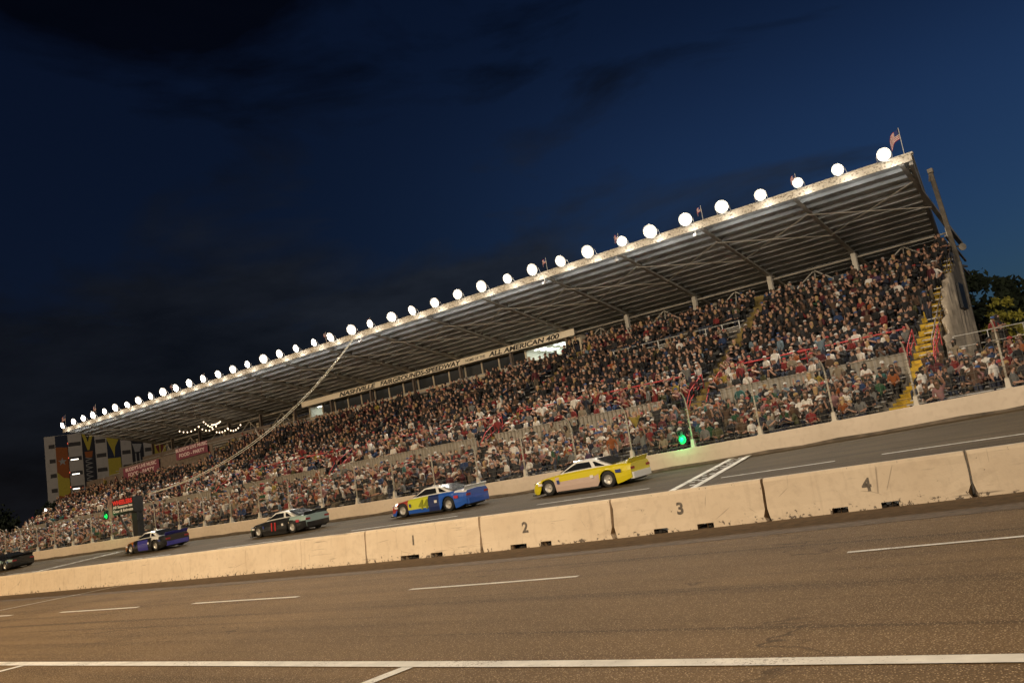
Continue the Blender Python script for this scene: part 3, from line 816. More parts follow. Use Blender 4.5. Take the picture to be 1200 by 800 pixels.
# ------------------------------------------------------------------ race cars
M_tail = mat('tail_decal_red', (.3, .02, .02), .4)
def paint(n, c): return mat('paint_'+n, c, .28, .0, coat=.6)
def race_car(label, cx, cols, zone, number=None, numcol=None, roofcol=None, spoilcol=None, bumpcol=None):
    cy = 31.5; 
    root = thing('race_car', label, 'race car', (cx, cy, ztrack(cx, cy)+.008), (math.atan2(ztrack(cx, cy+1)-ztrack(cx, cy-1), 2), 0, 0), 'stock cars racing along the track')
    st = [-2.5, -2.46, -2.35, -2.1, -1.95, -1.88, -1.8, -1.68, -1.55, -1.42, -1.3, -1.22, -1.15, -.95, -.6, -.2, .2, .6, .9, 1.05, 1.12, 1.2, 1.32, 1.45, 1.58, 1.7, 1.78, 1.85, 2.1, 2.35, 2.47, 2.5]
    ht = lambda x: float(np.interp(x, [-2.5, -2.46, -2.3, -1.9, -1.0, 0, 1.2, 2.0, 2.5], [.36, .46, .58, .70, .80, .85, .88, .88, .84]))
    hw = lambda x: float(np.interp(x, [-2.5, -2.4, -2.0, -1, 0, 1.5, 2.3, 2.5], [.72, .84, .95, .985, .985, .985, .92, .82]))
    def zb(x):
        z = .10 if -2.4 < x < 2.0 else (.12 if x < 0 else .12+.3*(x-2.0))
        for xc in (-1.55, 1.45):
            d = abs(x-xc)
            if d < .40: z = max(z, .33+math.sqrt(.40**2-d*d)-.02)
        return z
    b = MB(); vs = []; K = 11
    for x in st:
        w, h, z0 = hw(x), ht(x), zb(x); half = []
        for f in (0, .33, .66, 1.0):
            z = z0+(h-.07-z0)*f; half.append((w-.02+.035*math.sin(f*math.pi)-.03*f, z))
        half += [(w-.13, h), (0, h+.035)]
        ring = [(x, -y, z) for y, z in half] + [(x, y, z) for y, z in half[-2::-1]]
        vs += ring
    n = 11; fs = []; ms = []
    for i in range(len(st)-1):
        for k in range(n-1):
            fs.append((i*n+k, (i+1)*n+k, (i+1)*n+k+1, i*n+k+1))
            q = [vs[i*n+k], vs[(i+1)*n+k], vs[(i+1)*n+k+1], vs[i*n+k+1]]
            ms.append(zone(sum(p[0] for p in q)/4, sum(p[2] for p in q)/4, abs(sum(p[1] for p in q)/4)))
    fs += [tuple(range(n)), tuple(range((len(st)-1)*n+n-1, (len(st)-1)*n-1, -1))]; ms += [zone(-2.5, .3, 0), zone(2.6, .7, 0)]
    b.add(vs, fs, ms); b.build('body', cols, root)
    # belly and wheel housings
    b = MB(); b.box((-2.3, -.72, .11), (2.3, .72, .45)); b.build('chassis', M_black, root)
    for s in (-1, 1): MB().box((-1.1, s*.9525-.0225, .06), (1.05, s*.9525+.0225, .13)).build('side_skirt', M_black, root)
    MB().box((-2.52, -.85, .06), (-2.2, .85, .12)).build('splitter', M_black, root)
    # greenhouse
    rc = roofcol or cols[0]
    B = [(-1.0, .74), (1.62, .76)]; T = [(-.28, .56), (.72, .57)]
    zb0, zb1, zt = ht(-1.0)+.0, ht(1.62), 1.22
    def ghp(x, y, z): return (x, y, z)
    b = MB()
    lo = [(-1.0, -.74, zb0), (-.3, -.80, ht(-.3)), (.75, -.80, ht(.75)), (1.62, -.76, zb1)]
    up = [(-.26, -.57, zt-.02), (-.1, -.585, zt-.005), (.55, -.59, zt-.005), (.74, -.57, zt-.03)]
    mir = lambda p: (p[0], -p[1], p[2])
    vs = lo+up+[mir(p) for p in lo]+[mir(p) for p in up]+[(-.1, 0, zt+.03), (.55, 0, zt+.03), (-.28, 0, zt+.01), (.76, 0, zt)]
    fs = [(0,1,5,4),(1,2,6,5),(2,3,7,6),(8,12,13,9),(9,13,14,10),(10,14,15,11),(0,4,18,12,8),(3,11,15,19,7),(4,5,16,18),(5,6,17,16),(6,7,19,17),(12,18,16,13),(13,16,17,14),(14,17,19,15)]
    b.add(vs, fs); b.build('roof', rc, root)
    def inset(poly, f, off):
        c = sum((Vector(p) for p in poly), Vector())/len(poly); return [c+(Vector(p)-c)*f+Vector(off) for p in poly]
    for s in (-1, 1):
        b = MB()
        mm = (lambda p: p) if s < 0 else mir
        poly = [mm((-.82, -.765, ht(-.8)+.05)), mm((.72, -.795, ht(.7)+.05)), mm((.53, -.60, zt-.07)), mm((-.16, -.59, zt-.07))]
        pp = inset(poly, .95, (0, s*.022, .006)); b.prism(pp, (0, s*.012, 0)); b.build('side_window', M_glass, root); b = MB()
        poly = [mm((.86, -.79, ht(.86)+.05)), mm((1.35, -.77, ht(1.3)+.02)), mm((.78, -.60, zt-.10)), mm((.66, -.60, zt-.08))]
        pp = inset(poly, .9, (0, s*.022, .006)); b.prism(pp, (0, s*.012, 0)); b.build('quarter_window', M_glass, root)
    b = MB(); pp = inset([(-1.0, -.74, zb0), (-1.0, .74, zb0), (-.27, .56, zt-.02), (-.27, -.56, zt-.02)], .93, (-.03, 0, .035)); b.prism(pp, (-.01, 0, .01)); b.build('windshield', M_glass, root)
    b = MB(); pp = inset([(1.62, -.76, zb1), (1.62, .76, zb1), (.75, .57, zt-.03), (.75, -.57, zt-.03)], .9, (.03, 0, .04)); b.prism(pp, (.01, 0, .01)); b.build('rear_window', M_glass, root)
    sp = MB(); sp.prism([(2.36, -.80, .85), (2.5, -.80, 1.05), (2.515, -.80, 1.04), (2.38, -.80, .84)], (0, 1.60, 0)); sp.build('spoiler', spoilcol or cols[-1], root)
    for xc in (-1.55, 1.45):
        for s in (-1, 1):
            w = MB(); w.lathe([(-.13, .2), (-.13, .31), (-.10, .335), (.10, .335), (.13, .31), (.13, .2)], (xc, s*.83, .335), (0, s, 0), 22)
            wh = w.build('wheel', M_rubber, root, True)
            r_ = MB(); r_.lathe([(-.1, .21), (.115, .205), (.07, .16), (.05, .06), (.09, .05), (.095, .004)], (xc, s*.83, .335), (0, s, 0), 16); r_.build('rim', M_house, wh)
    for s in (-1, 1): MB().prism([(-2.46, s*.45, .50), (-2.40, s*.78, .52), (-2.36, s*.78, .60), (-2.40, s*.45, .58)], (-.012, 0, .005)).build('headlight_decal', M_fwhite, root)
    for s in (-1, 1): MB().box((2.505, s*.66-.16, .60), (2.515, s*.66+.16, .70)).build('taillight_decal', M_tail, root)
    bb_ = MB(); bb_.prism([(2.42, -.80, .22), (2.56, -.74, .22), (2.60, -.3, .22), (2.60, .3, .22), (2.56, .74, .22), (2.42, .80, .22)], (0, 0, .26)); bb_.build('rear_bumper', bumpcol or cols[0], root)
    for s in (-1, 1):
        for (dx, dz, w_, h_, m_) in ((-1.95, .50, .22, .10, M_fwhite), (1.98, .62, .26, .13, M_fred if number else M_fblue), (.72, .55, .16, .12, M_fwhite), (-.98, .52, .12, .16, M_fblue)):
            yy = hw(dx)+.022; MB().box((dx-w_/2, s*yy-.006, dz-h_/2), (dx+w_/2, s*yy+.006, dz+h_/2)).build('sponsor_decal', m_, root)
    if number:
        for s in (-1, 1):
            o = text_mesh('number', number, .62, numcol, root, (-.42 if s < 0 else .42, s*.998, .28), (R(90), 0, 0) if s < 0 else (R(90), 0, R(180)), shear=.12, bold=.015, depth=.012)
    return root
Y_, W_, PK = paint('yellow', (.62, .52, .015)), paint('white', (.75, .75, .73)), paint('pinkish', (.55, .42, .36))
race_car('yellow race car with white roof and pale pink doors', -19.9, [Y_, PK, W_, M_black], lambda x, z, y: ((1 if (z < .62 and -1.2 < x < 1.0 and y > .8) else 0)), None, None, W_, Y_, W_)
Bl, Rd, Yg, Db = paint('blue', (.02, .10, .45)), paint('red', (.35, .04, .03)), paint('yellow_green', (.55, .58, .04)), paint('navy', (.015, .03, .12))
race_car('blue race car with red nose, lime door panel and white roof', -28.7, [Bl, Rd, Yg, W_, Db], lambda x, z, y: (1 if x < -1.15 and z > .3 else (2 if -1.15 < x < .35 and .24 < z and y > .75 else (3 if x > 1.9 and z > .72 else (4 if .35 < x < .95 and y > .75 else 0)))), '44', mat('number_olive', (.25, .27, .02), .5), W_, W_)
Bk, Rd2, Te = paint('black', (.012, .013, .015)), paint('scarlet', (.5, .03, .03)), paint('teal_white', (.30, .42, .40))
race_car('black race car with red door number and white roof', -40.2, [Bk, Te, W_], lambda x, z, y: (1 if x > 1.3 and .68 < z < .86 else (0)), '11', Rd2, W_, Bk)
Or, Pu = paint('orange', (.40, .13, .02)), paint('purple', (.05, .05, .30))
race_car('dark race car with orange nose and purple doors', -53.9, [Bk, Or, Pu, W_], lambda x, z, y: (1 if x < -1.1 and z > .3 else (2 if -.6 < x < .5 and z < .72 and y > .7 else (3 if 1.0 < x < 1.9 and z > .72 and y > .7 else 0))), None, None, W_, Pu, Pu)
race_car('black race car with grey side stripe at the left edge', -75.6, [Bk, Te], lambda x, z, y: (1 if x > -.2 and .55 < z < .7 else 0), None, None, Bk, Bk)

# ------------------------------------------------------------------ people
def skin_body(verts, edges, rad, sub):
    me = bpy.data.meshes.new('tmp'); me.from_pydata(verts, edges, []); o = bpy.data.objects.new('tmp', me); link(o)
    bm = bmesh.new(); bm.from_mesh(me); lay = bm.verts.layers.skin.verify()
    for v in bm.verts:
        v[lay].radius = (rad[v.index], rad[v.index]); v[lay].use_root = v.index == 0
    bm.to_mesh(me); bm.free()
    md = o.modifiers.new('s', 'SKIN'); md.branch_smoothing = .3
    if sub: s2 = o.modifiers.new('d', 'SUBSURF'); s2.levels = sub; s2.render_levels = sub
    dg = bpy.context.evaluated_depsgraph_get(); dg.update()
    r = bpy.data.meshes.new_from_object(o.evaluated_get(dg))
    bpy.data.objects.remove(o); bpy.data.meshes.remove(me)
    return r

def pose(kind):
    """joints of a person facing -Y, floor at z=0; part: 0 skin 1 shirt 2 trousers 3 shoes"""
    sit = kind.startswith('sit')
    pz = .56 if sit else .93; py = .05
    J = {'pelvis': (0, py, pz, .15), 'spine': (0, py+.01, pz+.2, .135), 'chest': (0, py-.01, pz+.38, .15), 'neck': (0, py-.02, pz+.56, .058), 'jaw': (0, py-.055, pz+.63, .075), 'head': (0, py-.045, pz+.72, .098), 'crown': (0, py-.03, pz+.80, .062),
         'nose': (0, py-.155, pz+.685, .014)}
    for s, n in ((-1, 'l'), (1, 'r')):
        J['sh'+n] = (s*.175, py, pz+.46, .068)
        if kind in ('sit_lap',): e, h = (s*.23, py-.05, pz+.19, .05), (s*.11, py-.28, pz+.14, .04)
        elif kind == 'sit_clap': e, h = (s*.25, py-.14, pz+.24, .05), (s*.05, py-.34, pz+.38, .04)
        elif kind == 'sit_cheer': e, h = ((s*.24, py-.05, pz+.19, .05), (s*.12, py-.26, pz+.14, .04)) if s < 0 else ((s*.29, py-.10, pz+.60, .05), (s*.24, py-.16, pz+.86, .04))
        elif kind == 'sit_phone': e, h = (s*.23, py-.15, pz+.30, .05), (s*.07, py-.32, pz+.58, .04)
        elif kind == 'stand': e, h = (s*.25, py+.02, pz+.17, .05), (s*.23, py-.10, pz-.06, .04)
        elif kind == 'stand_cross': e, h = (s*.25, py-.08, pz+.20, .05), (-s*.06, py-.24, pz+.25, .04)
        elif kind == 'stand_hips': e, h = (s*.34, py+.06, pz+.24, .05), (s*.19, py-.03, pz+.06, .04)
        elif kind == 'stand_cheer': e, h = (s*.30, py-.05, pz+.60, .05), (s*.30, py-.12, pz+.88, .04)
        J['el'+n] = e; J['ha'+n] = h
        hm = Vector(h[:3]) + (Vector(h[:3])-Vector(e[:3])).normalized()*.09; J['fi'+n] = (*hm, .026)
        J['hip'+n] = (s*.095, py, pz-.05, .105)
        if sit: J['kn'+n] = (s*.12, py-.43, pz-.05, .075); J['an'+n] = (s*.12, py-.40, .09, .052); J['to'+n] = (s*.13, py-.56, .04, .042)
        else: J['kn'+n] = (s*.10, py-.02, .5, .07); J['an'+n] = (s*.10, py+.02, .09, .05); J['to'+n] = (s*.11, py-.13, .04, .042)
    E = [('pelvis', 'spine', 1), ('spine', 'chest', 1), ('chest', 'neck', 1), ('neck', 'jaw', 0), ('jaw', 'head', 0), ('head', 'crown', 0), ('head', 'nose', 0)]
    for n in 'lr': E += [('chest', 'sh'+n, 1), ('sh'+n, 'el'+n, 1), ('el'+n, 'ha'+n, 0), ('ha'+n, 'fi'+n, 0), ('pelvis', 'hip'+n, 2), ('hip'+n, 'kn'+n, 2), ('kn'+n, 'an'+n, 2), ('an'+n, 'to'+n, 3)]
    names = list(J); ix = {k: i for i, k in enumerate(names)}
    V = [J[k][:3] for k in names]; Rr = [J[k][3] for k in names]
    return V, [(ix[a], ix[c]) for a, c, _ in E], Rr, [(Vector(J[a][:3]), Vector(J[c][:3]), p) for a, c, p in E], Vector(J['head'][:3])

def headgear(kind, H, n=10):
    """hair or cap as its own little shell round the head"""
    b = MB(); x, y, z = H
    if kind == 'cap':
        b.lathe([(.0, .113), (.045, .108), (.085, .075), (.105, .004)], (x, y+.004, z+.015), (0, 0, 1), n)
        b.add([(x-.08, y-.085, z+.02), (x+.08, y-.085, z+.02), (x+.06, y-.2, z+.005), (x-.06, y-.2, z+.005), (x-.08, y-.085, z+.032), (x+.08, y-.085, z+.032), (x+.06, y-.2, z+.015), (x-.06, y-.2, z+.015)],
              [(0,3,2,1), (4,5,6,7), (0,1,5,4), (1,2,6,5), (2,3,7,6), (3,0,4,7)])
    elif kind == 'short':
        b.lathe([(-.05, .104), (.0, .114), (.05, .108), (.09, .076), (.11, .004)], (x, y+.028, z+.01), (0, .12, 1), n)
    else:
        b.lathe([(-.30, .07), (-.18, .105), (-.05, .112), (.0, .116), (.05, .11), (.09, .078), (.112, .004)], (x, y+.038, z+.01), (0, .06, 1), n)
    return b

PAL = {'white': (1.2, 1.14, 1.05), 'black': (.018, .018, .02), 'charcoal': (.05, .05, .055), 'grey': (.26, .26, .25), 'red': (.33, .035, .035), 'navy': (.018, .024, .055), 'blue': (.03, .07, .20), 'sky blue': (.24, .34, .42),
       'beige': (.42, .34, .24), 'brown': (.13, .075, .045), 'orange': (.45, .13, .03), 'yellow': (.48, .36, .06), 'green': (.03, .12, .05), 'teal': (.05, .19, .18), 'pink': (.45, .23, .23), 'maroon': (.14, .02, .03), 'olive': (.12, .12, .05), 'purple': (.09, .05, .13)}
PALW = {'white': 17, 'black': 20, 'charcoal': 13, 'grey': 8, 'red': 8, 'navy': 8, 'blue': 2.5, 'sky blue': 2.5, 'beige': 9, 'brown': 6, 'orange': 2.2, 'yellow': 1.5, 'green': 2.5, 'teal': 1.5, 'pink': 3, 'maroon': 4, 'olive': 3, 'purple': 1}
HATS = {'white cap': ('cap', (.5, .48, .45)), 'black cap': ('cap', PAL['black']), 'red cap': ('cap', PAL['red']), 'grey cap': ('cap', PAL['grey']), 'blue cap': ('cap', PAL['blue']), 'tan cap': ('cap', PAL['beige']),
        'short dark hair': ('short', (.02, .014, .01)), 'short brown hair': ('short', (.07, .04, .022)), 'short grey hair': ('short', (.3, .28, .26)), 'short blond hair': ('short', (.32, .21, .09)),
        'long dark hair': ('long', (.02, .014, .01)), 'long brown hair': ('long', (.08, .045, .024)), 'long blond hair': ('long', (.36, .24, .11))}
SKINS = [(.32, .18, .125), (.36, .205, .145), (.26, .14, .095), (.10, .052, .033), (.38, .23, .165)]
PANTS = [(.022, .026, .045), (.015, .015, .016), (.10, .08, .055), (.035, .045, .07), (.06, .06, .06)]
cl = lambda n, c: mat(n, c, .85)
DARK = .48
M_shirt = {k: cl('shirt_'+k.replace(' ', '_'), tuple(q*DARK for q in v)) for k, v in PAL.items()}
M_hat = {k: cl('hat_'+k.replace(' ', '_'), v[1]) for k, v in HATS.items()}
M_skin = [mat('skin_%s' % w, c, .55) for w, c in zip(('fair', 'light', 'tan', 'dark', 'pale'), SKINS)]
M_pants = [cl('trousers_%s' % w, c) for w, c in zip(('denim', 'black', 'khaki', 'washed', 'grey'), PANTS)]
M_shoe = cl('shoe_dark', (.03, .03, .03))

def make_body(kind, sub, sleeves=False):
    V, E, Rr, segs, H = pose(kind)
    me = skin_body(V, E, Rr, sub); me.name = 'person_'+kind
    def part(p):
        best = None
        for si, (a, c, pt) in enumerate(segs):
            d = c-a; t = max(0, min(1, (p-a).dot(d)/d.length_squared)); dist = (a+d*t-p).length
            if best is None or dist < best[0]: best = (dist, pt, t, si)
        if sleeves and best[1] == 0 and best[3] in arms: return 1
        return best[1]
    arms = [i for i, (a, c, pt) in enumerate(segs) if pt == 0 and abs((a.x+c.x)/2) > .02 and i > 6 and i % 8 in (1, 2)]
    arms = [9, 17]
    me.materials.clear()
    for m in (M_skin[0], M_shirt['white'], M_pants[0], M_shoe): me.materials.append(m)
    for p in me.polygons: p.material_index = part(p.center); p.use_smooth = sub > 0
    return me, H
KINDS = ['sit_lap', 'sit_clap', 'sit_cheer', 'sit_phone', 'stand', 'stand_cross', 'stand_hips', 'stand_cheer']
near_body = {k: make_body(k, 1) for k in KINDS}
far_body = {k: make_body(k, 0) for k in KINDS}
far_long = {k: make_body(k, 0, True) for k in KINDS}
gear_mesh = {}
for k in KINDS:
    for g_ in ('cap', 'short', 'long'):
        o = headgear(g_, near_body[k][1]).build('hair' if g_ != 'cap' else 'cap', M_hat['black cap'], None, True)
        gear_mesh[k, g_] = o.data; bpy.data.objects.remove(o)
POSEWORD = {'sit_lap': 'seated', 'sit_clap': 'clapping', 'sit_cheer': 'waving', 'sit_phone': 'filming', 'stand': 'standing', 'stand_cross': 'standing', 'stand_hips': 'standing', 'stand_cheer': 'cheering'}

CAMP = Vector((0, 0, 1.7))
Rm = np.array([[0.78526168, -0.21594696, -0.58028528], [0.59965789, 0.03185691, 0.79962213], [-0.15418987, -0.97588526, 0.15451031]])
def infront(p):
    c = Rm.T @ (np.array(p)-np.array(CAMP)); return 0 < c[2] and abs(c[0]/c[2]) < .605 and abs(c[1]/c[2]) < .405

# where everybody is
def patch(x, y): return .5+.5*math.sin(x*.55+1.3*math.sin(y*.7)+y*.4)*math.sin(x*.23+y*1.1)
rng = random.Random(21)
seats = []   # x, y, floor z, zone, row
def near_aisle(x, w=.62): return any(abs(x-a) < w for a in AISLE)
for i, (y, z) in enumerate(LROW):
    x = 3.4
    while x > -136:
        x -= rng.uniform(.47, .60)
        occ = .93 if x < -13 else (.86 if i > 1 else .7)
        if near_aisle(x, .55): continue
        if rng.random() < occ-.16*(patch(x, y) > .72): seats.append((x, y+rng.uniform(-.03, .05), z+low_dz(x), 'low', i))
for j, (y, z) in enumerate(UROW):
    x = GX1-.4
    while x > GX0+.4:
        x -= rng.uniform(.46, .58)
        if near_aisle(x, .62): continue
        if -31.8 < x < -21.2 and 11 <= j <= 12: continue
        if x < -79.3 and j > 8: continue
        if x < -37.5 and j > 14: continue
        if x < -45.5 and j > 13: continue
        if rng.random() < .97-.14*(patch(x, y) > .75): seats.append((x, y+rng.uniform(-.03, .05), z, 'up', j))
# standing along the top walkway, between the seating blocks, and behind the lower seats at the left
for x in np.arange(-38, -21, .55):
    for yy in (60.6, 61.3):
        if rng.random() < .5: seats.append((x+rng.uniform(-.15, .15), yy, ZT-.25, 'top', 0))
for x in np.arange(-138, -107, .5):
    if rng.random() < .8: seats.append((x, 45.4+rng.uniform(-.1, .3), 3.05+low_dz(x), 'back', 0))
for x in (-5.6, -5.2, -3.9, -3.4, -2.9, -2.2): seats.append((x, 46.6, 4.0, 'plat', 0))
for j in (10, 11, 12, 13, 14, 15, 16): seats.append((-8.85+rng.uniform(-.3, .3), UROW[j][0], UROW[j][1]+.2, 'top', 0)); seats.append((-8.85+rng.uniform(-.4, .4), UROW[j][0]+.4, UROW[j][1]+.2, 'top', 0))
for j in (5, 7, 8): seats.append((-9.1+rng.uniform(-.2, .2), UROW[j][0], UROW[j][1]+.2, 'top', 0))
people = []
for s in seats:
    x, y, z, zone, row = s
    r = rng.random()
    if zone in ('top', 'back', 'plat'): kind = rng.choice(['stand', 'stand_cross', 'stand_hips'])
    elif zone == 'low' and r < .12 or zone == 'up' and r < .07 and row < 12: kind = rng.choice(['stand', 'stand_cross', 'stand_hips', 'stand', 'stand_cheer'])
    else: kind = rng.choices(['sit_lap', 'sit_clap', 'sit_cheer', 'sit_phone'], [10, 4, .8, 1.2])[0]
    w = dict(PALW)
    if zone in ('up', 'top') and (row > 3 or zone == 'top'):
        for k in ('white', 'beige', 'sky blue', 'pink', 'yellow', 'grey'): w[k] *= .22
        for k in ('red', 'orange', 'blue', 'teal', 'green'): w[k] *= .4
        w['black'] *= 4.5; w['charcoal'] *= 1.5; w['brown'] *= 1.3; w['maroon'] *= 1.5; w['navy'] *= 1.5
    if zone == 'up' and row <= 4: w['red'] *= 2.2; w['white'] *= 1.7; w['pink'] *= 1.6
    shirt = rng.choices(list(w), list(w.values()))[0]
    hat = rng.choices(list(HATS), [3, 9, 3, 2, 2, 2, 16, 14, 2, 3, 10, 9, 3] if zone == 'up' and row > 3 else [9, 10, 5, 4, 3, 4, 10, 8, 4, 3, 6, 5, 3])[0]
    yaw = rng.gauss(-.15, .45) if rng.random() < .8 else rng.uniform(-1.1, 1.1)
    if zone == 'low': yaw = rng.gauss(.1, .5)
    people.append(dict(x=x, y=y, z=z, zone=zone, row=row, kind=kind, shirt=shirt, hat=hat, skin=rng.choices(range(5), [5, 5, 4, 2, 3])[0], pants=rng.choices(range(5), [6, 6, 3, 3, 2])[0], yaw=yaw, sc=rng.uniform(.90, 1.06) if rng.random() < .93 else rng.uniform(.68, .82), tx=rng.gauss(0, .06), ty=rng.gauss(0, .07)))
def dist(p): return (Vector((p['x'], p['y'], p['z']+1.1))-CAMP).length
vis = [p for p in people if infront((p['x'], p['y'], p['z']+1.1))]
vis.sort(key=dist)
NEAR = vis[:297]
near_ids = set(id(p) for p in NEAR)

def bay_word(x):
    # fence posts seen from the right-hand edge of the picture: the first stands at x = -4.27
    k = int(math.floor((-1.1-x)/3.17))   # 0: between first off-picture post and first visible one
    return max(0, k)
used = set()
for p in NEAR:
    tries = 0
    while True:
        hatw = p['hat']
        if p['zone'] == 'low':
            bay = bay_word(p['x'])
            where = '%s row, %s fence bay from right' % (ORD[p['row']+1], ORD[bay+1])
        elif p['zone'] == 'plat': where = 'on the platform behind the right bleachers'
        else:
            bay = bay_word(p['x']*36/p['y']); where = '%s row above corrugated wall, %s bay from right' % (ORD[p['row']+1], ORD[bay+1])
        pw = POSEWORD[p['kind']]
        lab = '%s person in %s shirt and %s, %s' % (pw, p['shirt'], hatw, where)
        if lab not in used and len(lab.split()) <= 16: break
        tries += 1
        if len(lab.split()) > 16: 
            p['hat'] = rng.choice(['white cap', 'black cap', 'red cap', 'grey cap', 'blue cap', 'tan cap'])
            if p['shirt'] == 'sky blue': p['shirt'] = 'blue'
            if tries > 3: where_short = True; lab = ' '.join(lab.split()[:16])
            if tries > 6: break
            continue
        p['shirt'] = rng.choices(list(PALW), list(PALW.values()))[0]; p['hat'] = rng.choice(list(HATS))
    used.add(lab); p['label'] = lab

def place_person(p, label, group='spectators seated nearest the camera'):
    me, H = near_body[p['kind']]
    o = bpy.data.objects.new('person', me); link(o)
    o.location = (p['x'], p['y'], p['z']); o.rotation_euler = (p.get('ty', 0), p.get('tx', 0), p['yaw']); o.scale = (p['sc'],)*3
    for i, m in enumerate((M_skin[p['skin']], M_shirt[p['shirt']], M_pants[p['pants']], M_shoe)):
        o.material_slots[i].link = 'OBJECT'; o.material_slots[i].material = m
    g_ = HATS[p['hat']][0]
    h = bpy.data.objects.new('cap' if g_ == 'cap' else 'hair', gear_mesh[p['kind'], g_]); link(h); h.parent = o
    h.material_slots[0].link = 'OBJECT'; h.material_slots[0].material = M_hat[p['hat']]
    return tag(o, label, 'person', group)
for p in NEAR: place_person(p, p['label'])
place_person(dict(x=-64.2, y=35.5, z=3.64, kind='stand_hips', shirt='black', hat='white cap', skin=0, pants=1, yaw=.2, sc=1.05), 'flag official in black shirt and white cap standing on the black flag stand', None)

# everybody else is one mass of simple figures
rest = [p for p in people if id(p) not in near_ids]
allm = list(M_skin)+[M_shirt[k] for k in PAL]+list(M_pants)+[M_shoe]+[M_hat[k] for k in HATS]
iskin = lambda i: i
ishirt = {k: 5+i for i, k in enumerate(PAL)}; npal = len(PAL)
ipants = lambda i: 5+npal+i
ishoe = 10+npal; ihat = {k: 11+npal+i for i, k in enumerate(HATS)}
tmpl = {}
for k, lg in [(k, lg) for k in KINDS for lg in (0, 1)]:
    me, H = (far_long if lg else far_body)[k]
    for g_ in ('cap', 'short', 'long'):
        gm = headgear(g_, H, 7)
        V = [tuple(v.co) for v in me.vertices]; F = [tuple(q.vertices) for q in me.polygons]; Mi = [q.material_index for q in me.polygons]
        nb = len(V); V += gm.v; F += [tuple(i+nb for i in f) for f in gm.f]; Mi += [4]*len(gm.f)
        tri = []; tm = []
        for f, m_ in zip(F, Mi):
            for a in range(1, len(f)-1): tri.append((f[0], f[a], f[a+1])); tm.append(m_)
        tmpl[k, g_, lg] = (np.array(V), np.array(tri), np.array(tm))
VV = []; TT = []; MM = []; base = 0
for p in rest:
    V, T, m_ = tmpl[p['kind'], HATS[p['hat']][0], 1 if (p['zone'] == 'up' and p['row'] > 3 and rng.random() < .8) or rng.random() < .2 else 0]
    c, s = math.cos(p['yaw']), math.sin(p['yaw'])
    A = V*p['sc']; A[:, 0] += A[:, 2]*p['tx']; A[:, 1] -= A[:, 2]*p['ty']; X = np.stack([A[:, 0]*c-A[:, 1]*s+p['x'], A[:, 0]*s+A[:, 1]*c+p['y'], A[:, 2]+p['z']], 1)
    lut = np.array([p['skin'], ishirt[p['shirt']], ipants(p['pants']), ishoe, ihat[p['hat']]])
    VV.append(X); TT.append(T+base); MM.append(lut[m_]); base += len(V)
VV = np.concatenate(VV).astype(np.float32); TT = np.concatenate(TT).astype(np.int32); MM = np.concatenate(MM).astype(np.int32)
me = bpy.data.meshes.new('crowd'); me.vertices.add(len(VV)); me.vertices.foreach_set('co', VV.ravel())
me.loops.add(len(TT)*3); me.loops.foreach_set('vertex_index', TT.ravel())
me.polygons.add(len(TT)); me.polygons.foreach_set('loop_start', np.arange(0, len(TT)*3, 3, dtype=np.int32)); 
for m in allm: me.materials.append(m)
me.polygons.foreach_set('material_index', MM); me.update(calc_edges=True); me.validate()
crowd = link(bpy.data.objects.new('crowd', me)); tag(crowd, 'dense crowd of seated and standing spectators filling the grandstand', 'crowd', kind='stuff')

# platform behind the right bleachers
pl = thing('standing_platform', 'dark railed platform behind the right hand bleachers', 'platform', (0, 46.6, 0))
MB().box((-7.4, -.6, 2.6), (5, 1.0, 4.0)).build('deck', M_steeldk, pl)
b = MB()
for z in (4.5, 5.05): b.tube([(-7.3, -.55, z), (5, -.55, z)], .025, 6)
for x in np.arange(-7.3, 5, 1.5): b.tube([(x, -.55, 4.0), (x, -.55, 5.05)], .025, 6)
b.build('railing', M_grey, pl)

# ------------------------------------------------------------------ banner tower at the left
A0 = Vector((-215, 99, 0)); dirv = Vector((.55, .835, 0)).normalized(); nrm = Vector((dirv.y, -dirv.x, 0))
rotz = math.atan2(dirv.y, dirv.x)
tw = thing('tower_block', 'grey five storey tower block hung with tall coloured banners', 'building', A0, (0, 0, rotz))
TH = 28.7; TWd = 44
MB().box((0, .0, -1), (TWd, 14, TH)).build('wall', M_bldg, tw)
fl = 3.0; cols_ = [(.9, 2.2), (5.2, 7.9), (11.2, 13.4), (17, 18.9), (22.2, 24), (27.5, 29.6), (33, 36)]
for i in range(6):
    for k, (a, c) in enumerate(cols_):
        z = TH-3.0-i*fl*1.18
        b = MB(); b.box((a, -.05, z), (c, .02, z+.95)); b.build('window', M_slot, tw)
b = MB()
for z in (TH-3.6-k*3.54 for k in range(1, 4)): b.box((5.4+.2*random.random(), -.09, z+.75), (7.2, -.055, z+1.0))
b.build('lit_tube', mat('gallery_light', (.9, .9, .85), .5, emit=(1, .9, .75), estr=2.5), tw)
b = MB()
for z in (TH-2.6-k*3.54 for k in range(0, 4)): b.box((4.7, -.09, z+.3), (5.1, -.055, z+.55))
b.build('exit_lamp', mat('red_lamp', (.6, .1, .05), .5, emit=(1, .15, .08), estr=1.2), tw)
Borange, Bblack, Byel, Bmar, Bnav, Bgrey = [mat('banner_'+n, c, .85, noise=.15) for n, c in (('orange', (.30, .09, .02)), ('black', (.02, .02, .025)), ('yellow', (.45, .36, .04)), ('wine', (.16, .03, .03)), ('navy', (.02, .028, .05)), ('grey', (.32, .31, .29)))]
